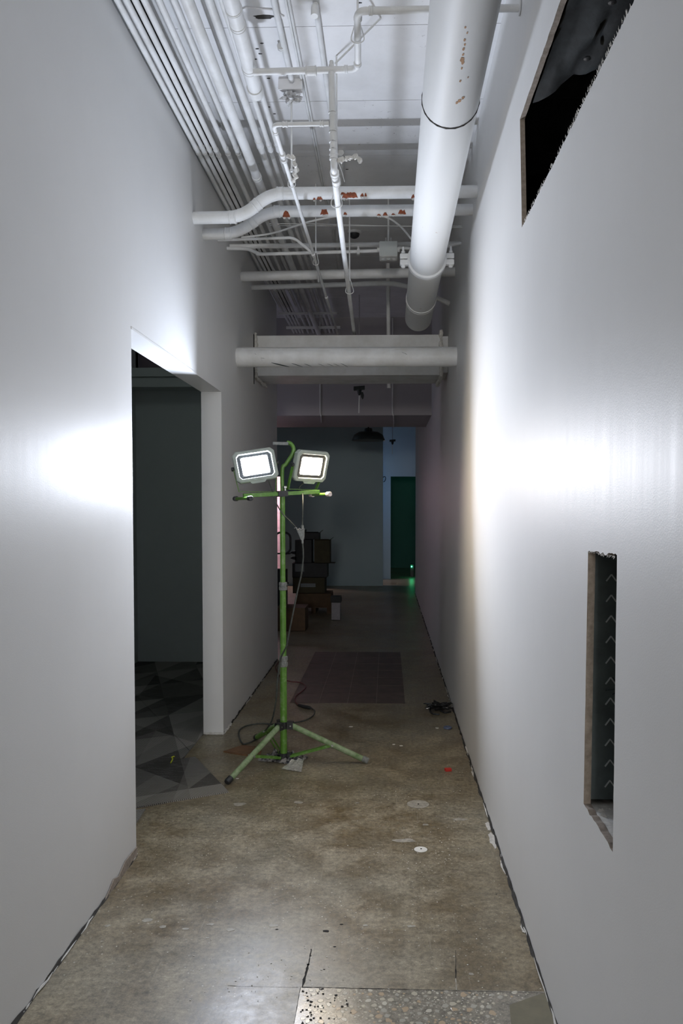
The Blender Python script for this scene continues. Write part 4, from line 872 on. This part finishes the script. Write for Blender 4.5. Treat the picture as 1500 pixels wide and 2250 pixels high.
# ================================================================== work light stand
CX, CY = at(623, 1650, Y=4.66).x, 4.66
def pz_(py): return at(623, py, Y=CY).z
foot1, foot2, foot3 = at(500, 1718, Z=.014), at(806, 1672, Z=.014), at(562, 1621, Z=.014)
ws = empty('work_light_stand', (CX, CY, 0), 'green tripod work light stand with two lit floodlights and dusty legs', 'work light')
pole = V((CX, CY, 0))
zh = pz_(1590)
MB().tube([(CX, CY, pz_(1658)), (CX, CY, pz_(1447))], .0205, 24).build('lower_tube', M['green'], ws, smooth=True)
MB().tube([(CX, CY, pz_(1452)), (CX-.001, CY, pz_(1284))], .0180, 24).build('middle_tube', M['green'], ws, smooth=True)
MB().tube([(CX-.001, CY, pz_(1290)), (CX-.002, CY, pz_(1080))], .0155, 24).build('upper_tube', M['green'], ws, smooth=True)
for z0c, z1c, r_ in ((pz_(1465), pz_(1441), .0235), (pz_(1297), pz_(1279), .0225)):
    H = z1c-z0c; cb = MB().lathe((CX, CY, z0c), [(r_-.003, 0), (r_, .002), (r_, H*.45), (r_-.002, H*.47), (r_-.002, H*.53), (r_, H*.55), (r_, H-.002), (r_-.003, H)], 28)
    for i in range(14):
        w_ = 2*math.pi*i/14; d = V((math.cos(w_), math.sin(w_), 0)); t_ = V((-d.y, d.x, 0))
        for zz in (z0c+H*.25, z0c+H*.76): cb.obox(V((CX, CY, zz))+d*(r_+.0006), d*.0012, t_*.0022, V((0,0,H*.18)))
    cb.build('clamp_collar', M['grey_plastic'], ws)
# hub and brace hub
feet = [foot1, foot2, foot3]
def lobes(z0c, z1c, rr_, w_, name, mat):
    mb = MB().lathe((CX, CY, z0c), [(.026, 0), (.026, z1c-z0c)], 20)
    for f in feet:
        d = V((f.x-CX, f.y-CY, 0)).normalized(); t_ = V((-d.y, d.x, 0)); c_ = V((CX, CY, (z0c+z1c)/2))+d*(.024+rr_/2)
        for s_ in (-1, 1): mb.obox(c_+t_*w_*s_, d*rr_/2, t_*.0018, V((0,0,(z1c-z0c)/2)))
        mb.obox(c_+V((0,0,(z1c-z0c)/2)), d*rr_/2, t_*w_, V((0,0,.0018)))
    return mb.build(name, M[mat], ws)
lobes(zh-.028, zh+.012, .035, .019, 'hub_bracket', 'black'); lobes(pz_(1668)+.004, pz_(1654), .022, .010, 'brace_bracket', 'black')
for i, f in enumerate(feet):
    d = V((f.x-CX, f.y-CY, 0)).normalized(); top = V((CX, CY, zh-.008))+d*.045
    ax = (f-top).normalized()
    lg = MB().tube([top, f], .0165, 20).build('leg', M['green_dusty' if i < 2 else 'green'], ws, smooth=True)
    MB().lathe(f+V((0,0,.002))-ax*.028, [(.0165, -.002), (.0185, 0), (.0185, .03), (.016, .036)], 18, ax).build('foot_cap', M['black' if i != 1 else 'grey_plastic'], lg, smooth=True)
    mid = top.lerp(f, .55); c0 = V((CX, CY, pz_(1661)))+d*.04; bd_ = (mid-c0); t_ = V((-d.y, d.x, 0)); n_ = bd_.cross(t_).normalized()
    for s_ in (-1, 1): MB().obox((mid+c0)/2+t_*s_*.011, bd_/2, t_*.0014, n_*.0075).build('brace', M['green'], ws)
    MB().lathe(mid-t_*.019, [(.006, -.004), (.006, .042)], 10, t_).build('rivet', M['steel'], ws)
    for s_ in (-1, 1): q = V((CX, CY, zh-.008))+d*.045+t_*s_*.022; MB().lathe(q, [(.0045, -.002), (.0045, .003)], 8, t_*s_).build('bolt', M['steel'], ws)
# crossbar
AL = math.radians(30); u_ = V((math.cos(AL), math.sin(AL), .055)).normalized(); hd = V((math.sin(AL), -math.cos(AL), 0))
zc_ = pz_(1085); cb0 = V((CX, CY-.026, zc_)); up = u_.cross(hd); up = -up if up.z < 0 else up
MB().obox(cb0, u_*.238, hd*.011, up*.0115).build('crossbar', M['green'], ws, bevel=.002)
MB().obox(cb0+hd*.002, u_*.03, hd*.016, up*.017).build('bar_clamp', M['black'], ws, bevel=.002)
MB().lathe(cb0+u_*.02+up*.012, [(.006, 0), (.006, .018), (.013, .02), (.013, .03), (.006, .034)], 12, up).build('wing_nut', M['steel'], ws, smooth=True)
for s_, mt in ((-1, 'black'), (1, 'cream')):
    c_ = cb0+u_*s_*.243-up*.016; hb_ = MB().tube([c_-hd*.13, c_+hd*.13], .0095, 14).build('t_handle', M['green'], ws, smooth=True)
    for e_ in (-1, 1):
        g_ = MB().lathe(c_+hd*e_*.10, [(.010, 0), (.0145, .002), (.0145, .034), (.012, .038), (.009, .036)], 16, hd*e_).build('end_grip', M[mt], hb_, smooth=True)
# top rod with hook handle
hp = [(CX-.002, CY, zc_-.03), (CX-.002, CY, pz_(1032))]+[at(x, y, Y=CY) for x, y in ((628, 1020), (641, 1000), (645, 988), (640, 976), (630, 972))]
MB().tube(smooth_path(hp, 6), .0115, 16).build('hook_handle', M['green'], ws, smooth=True)
q0 = at(600, 969.5, Y=CY); q1 = at(634, 970, Y=CY); MB().obox((q0+q1)/2+V((0,0,-.009)), (q1-q0)/2, (0,.016,0), (0,0,.0045)).obox((q0+q1)/2+V((0,-.015,-.016)), (q1-q0)/2, (0,.0015,0), (0,0,.007)).build('grip_plate', M['grey_plastic'], ws, bevel=.002)
# floodlights
def floodlight(c, yaw, pitch, roll, mat, led, yoke_c):
    n = V((math.sin(yaw)*math.cos(pitch), -math.cos(yaw)*math.cos(pitch), math.sin(pitch))); x = V((math.cos(yaw), math.sin(yaw), 0)); z = x.cross(n); z = -z if z.z < 0 else z
    x, z = x*math.cos(roll)+z*math.sin(roll), z*math.cos(roll)-x*math.sin(roll)
    P = lambda a, b, d: c+x*a+z*b+n*d
    def octa(w, h, k, d): return [P(a, b, d) for a, b in ((-w+k,-h),(w-k,-h),(w,-h+k),(w,h-k),(w-k,h),(-w+k,h),(-w,h-k),(-w,-h+k))]
    W, H = .121, .092
    mb = MB(); rings = [octa(W*.72, H*.66, .01, -.060), octa(W*.94, H*.92, .016, -.040), octa(W, H, .02, -.022), octa(W, H, .02, 0), octa(W-.004, H-.004, .02, .004), octa(W-.0192, H-.0192, .0155, .004), octa(W-.0225, H-.0225, .014, -.0065)]
    vs = [p for r_ in rings for p in r_]; fs = [tuple(range(8))]+[(i*8+j, i*8+(j+1) % 8, (i+1)*8+(j+1) % 8, (i+1)*8+j) for i in range(6) for j in range(8)]+[tuple(range(48, 56))]
    mb.add(vs, fs); hd_ = mb.build('lamp_housing', M['housing'], ws, label='grey green floodlight housing')
    MB().prism([P(a, b, -.004) for a, b in ((-.05,-H+.002), (.05,-H+.002), (.036,-H-.013), (-.036,-H-.013))], n*.006).build('housing_tab', M['housing'], hd_)
    r1, r2 = octa(W-.0194, H-.0194, .0155, .0035), octa(W-.0222, H-.0222, .014, -.0058)
    MB().add(r1+r2, [(j, (j+1) % 8, 8+(j+1) % 8, 8+j) for j in range(8)]).build('bright_rim', M['gasket'], hd_, label='white lit rim around the lamp face')
    rf = octa(W-.0235, H-.0235, .014, -.0060); MB().prism(rf, n*-.0003).build('reflector', M['black'], hd_, label='dark surround of the lit panel')
    PW, PH = .077, .052
    MB().add([P(a, b, -.0056) for a, b in ((-PW,-PH),(PW,-PH),(PW,PH),(-PW,PH))], [(0,1,2,3)]).build('led_panel', M[led], hd_, label='glowing lamp panel')
    for a, b in ((-PW+.001, -PH+.001), (PW-.001, -PH+.001), (PW-.001, PH-.001), (-PW+.001, PH-.001)): MB().lathe(P(a, b, -.0052), [(.006, 0), (.006, .0006)], 8, n).build('corner_clip', M['grey_plastic'], hd_)
    for a in (-.06, -.03, 0, .03, .06): MB().obox(P(a, 0, -.066), x*.002, z*.055, n*.009).build('cooling_fin', M['housing'], hd_)
    # yoke bracket: flat bar down both sides to the crossbar
    yk = MB(); yb = yoke_c+up*.013; L_, R_ = P(-W-.005, 0, -.02), P(W+.005, 0, -.02)
    nh = V((n.x, n.y, 0)).normalized(); xh = V((math.cos(yaw), math.sin(yaw), 0)); yb = yb-nh*.035
    bl = yb-xh*.105+up*.006; brr = yb+xh*.105+up*.006
    for p_, q_ in ((L_, bl), (R_, brr), (bl, brr)):
        d = q_-p_; w_ = nh*.011; nn = d.cross(w_).normalized(); yk.obox((p_+q_)/2, d/2, w_, nn*.0016)
    yk.build('yoke', M['green'], ws, label='green yoke bracket')
    for p_, s_ in ((L_, -1), (R_, 1)): MB().lathe(p_, [(.011, -.004), (.012, .0), (.012, .01), (.007, .012)], 12, x*s_).build('yoke_knob', M['black'], ws, smooth=True)
    return P
cL = at(561, 1022, Y=4.55); cR = at(685, 1025, Y=4.71)
PL = floodlight(cL, math.radians(14), math.radians(11), math.radians(9.5), 'housing', 'led_cool', cb0-u_*.150)
PR = floodlight(cR, math.radians(44), math.radians(-15), math.radians(-1), 'housing', 'led_warm', cb0+u_*.150)
# lamp leads, plug and cable
MB().tube(smooth_path([PL(.06, -.10, -.02), at(600, 1083, Y=4.60), at(605, 1102, Y=4.60), at(620, 1128, Y=4.59), at(638, 1146, Y=4.58), at(651, 1160, Y=4.585)], 6), .0032, 8).build('lamp_lead', M['cord'], ws, smooth=True, label='dark lead of the left floodlight')
MB().tube(smooth_path([PR(-.02, -.10, -.02), at(657, 1072, Y=4.72), at(664, 1084, Y=4.69), at(665, 1110, Y=4.62), at(664, 1154, Y=4.585)], 6), .0036, 8).build('lamp_lead', M['cord'], ws, smooth=True, label='dark lead of the right floodlight')
P = [at(x, y, Y=4.575) for x, y in ((651, 1164), (668, 1161), (668, 1180), (666, 1187), (661, 1187))]
yp = MB().prism(P, (0, .022, 0)).build('y_connector', M['grey_plastic'], ws, bevel=.002)
MB().tube([at(664, 1154, Y=4.585), at(664.5, 1163, Y=4.585)], .008, 12).tube([at(664, 1186, Y=4.585), at(664.5, 1194, Y=4.585)], .0062, 12).build('plug_neck', M['grey_plastic'], yp, smooth=True)
MB().tube(smooth_path([at(x, y, Y=4.575-.004*i) for i, (x, y) in enumerate(((646, 1161), (651, 1160), (653, 1165), (657, 1161), (662, 1164), (668, 1161)))], 5), .0022, 6).build('tie_wire', M['steel'], yp)
gp = [at(x, y, Y=Yq) for x, y, Yq in ((664.5, 1192, 4.585), (666, 1222, 4.585), (662, 1262, 4.585), (655, 1292, 4.59), (645, 1340, 4.59), (635, 1390, 4.60), (629, 1420, 4.605), (616, 1448, 4.63), (610, 1490, 4.63), (606, 1540, 4.64), (598, 1580, 4.68), (588, 1598, 4.74))]
gp += [at(x, y, Z=.006) for x, y in ((572, 1617), (556, 1628), (541, 1634), (532, 1633), (525, 1618), (526, 1605), (538, 1596), (560, 1591), (580, 1590), (620, 1592), (652, 1587), (672, 1582), (688, 1572), (691, 1562), (684, 1556))]
MB().tube(smooth_path(gp, 5), .0048, 10).build('power_cord', M['cord'], smooth=True, label='grey dusty cord hanging from the plug and looping on the floor', cat='cord')
pp = [at(x, y, Z=.014) for x, y in ((684, 1556), (670, 1553), (656, 1549))]
pg = MB().tube([pp[0], pp[0].lerp(pp[1], .3), pp[1], pp[2]], [.006, .013, .014, .010], 12).build('extension_plug', M['black'], smooth=True, label='black plug joint on the floor behind the stand', cat='plug')
gp = [at(x, y, Z=.007) for x, y in ((656, 1549), (649, 1542), (650, 1530), (662, 1520), (671, 1511), (667, 1503), (655, 1499), (636, 1497), (618, 1490), (606, 1470), (607, 1462), (616, 1450))]
gp[-1].z = .006; MB().tube(smooth_path(gp, 5), .0045, 10).build('extension_cable', M['cord_red'], smooth=True, label='dark red extension cord winding back from the plug on the floor', cat='cord')
# crumpled film under the stand, black bag by the wall
c = at(625, 1668, Z=0)
rr = random.Random(31); nu, nv = 34, 22; vs = []
for j in range(nv+1):
    for i in range(nu+1):
        u, v = i/nu*2-1, j/nv*2-1; k_ = 1+.35*noise.noise(V((math.atan2(v, u)*1.3, 3.1, 0)))
        sq = max(abs(u), abs(v)); rr_ = math.hypot(u, v) or 1; u2, v2 = u*sq/rr_*k_, v*sq/rr_*k_
        h = .05*abs(noise.noise(V((u2*3.2, v2*2.6, 5))))*1.8+.020*abs(noise.noise(V((u2*8, v2*7, 9))))*1.6
        vs.append((c.x+u2*.135+v2*.02+rr.uniform(-.002, .002), c.y+v2*.085, .0015+h*(1.05-min(1, sq)**3)+.003*rr.random()))
k0 = len(vs); fs = [(j*(nu+1)+i, j*(nu+1)+i+1, (j+1)*(nu+1)+i+1, (j+1)*(nu+1)+i) for j in range(nv) for i in range(nu)]
MB().add(vs, fs).build('film_bag', M['film'], label='crumpled clear plastic film lying under the stand hub', cat='plastic film')
q = [at(x, y, Z=.001) for x, y in ((618, 1690), (662, 1697), (668, 1672), (640, 1676))]
tr = random.Random(8); mbf = MB(); n_ = 7; vv = [q[0].lerp(q[1], i/n_).lerp(q[3].lerp(q[2], i/n_), j/4)+V((0, 0, .002+.022*(j/4)*tr.uniform(.4, 1))) for j in range(5) for i in range(n_+1)]
mbf.add(vv, [(j*(n_+1)+i, j*(n_+1)+i+1, (j+1)*(n_+1)+i+1, (j+1)*(n_+1)+i) for j in range(4) for i in range(n_)]).build('film_corner', M['foil_white'], bpy.data.objects['film_bag'], label='shiny white folded corner')
c = at(962, 1561, Z=0)
o, lo = crumple('black_bag', (c.x, c.y, 0), (.075, .05, .022), 21, 'black_film', 'small crumpled black bag at the foot of the right wall', 'bag', sub=4, amp=.7); o.location.z = -lo+.001
MB().tube(smooth_path([at(x, y, Z=.02) for x, y in ((990, 1564), (978, 1566), (965, 1560), (955, 1552), (948, 1553), (944, 1561), (950, 1568), (965, 1570))], 6), .007, 8).build('bag_handle', M['black_film'], o, smooth=True).matrix_parent_inverse = Matrix.Translation(-o.location)
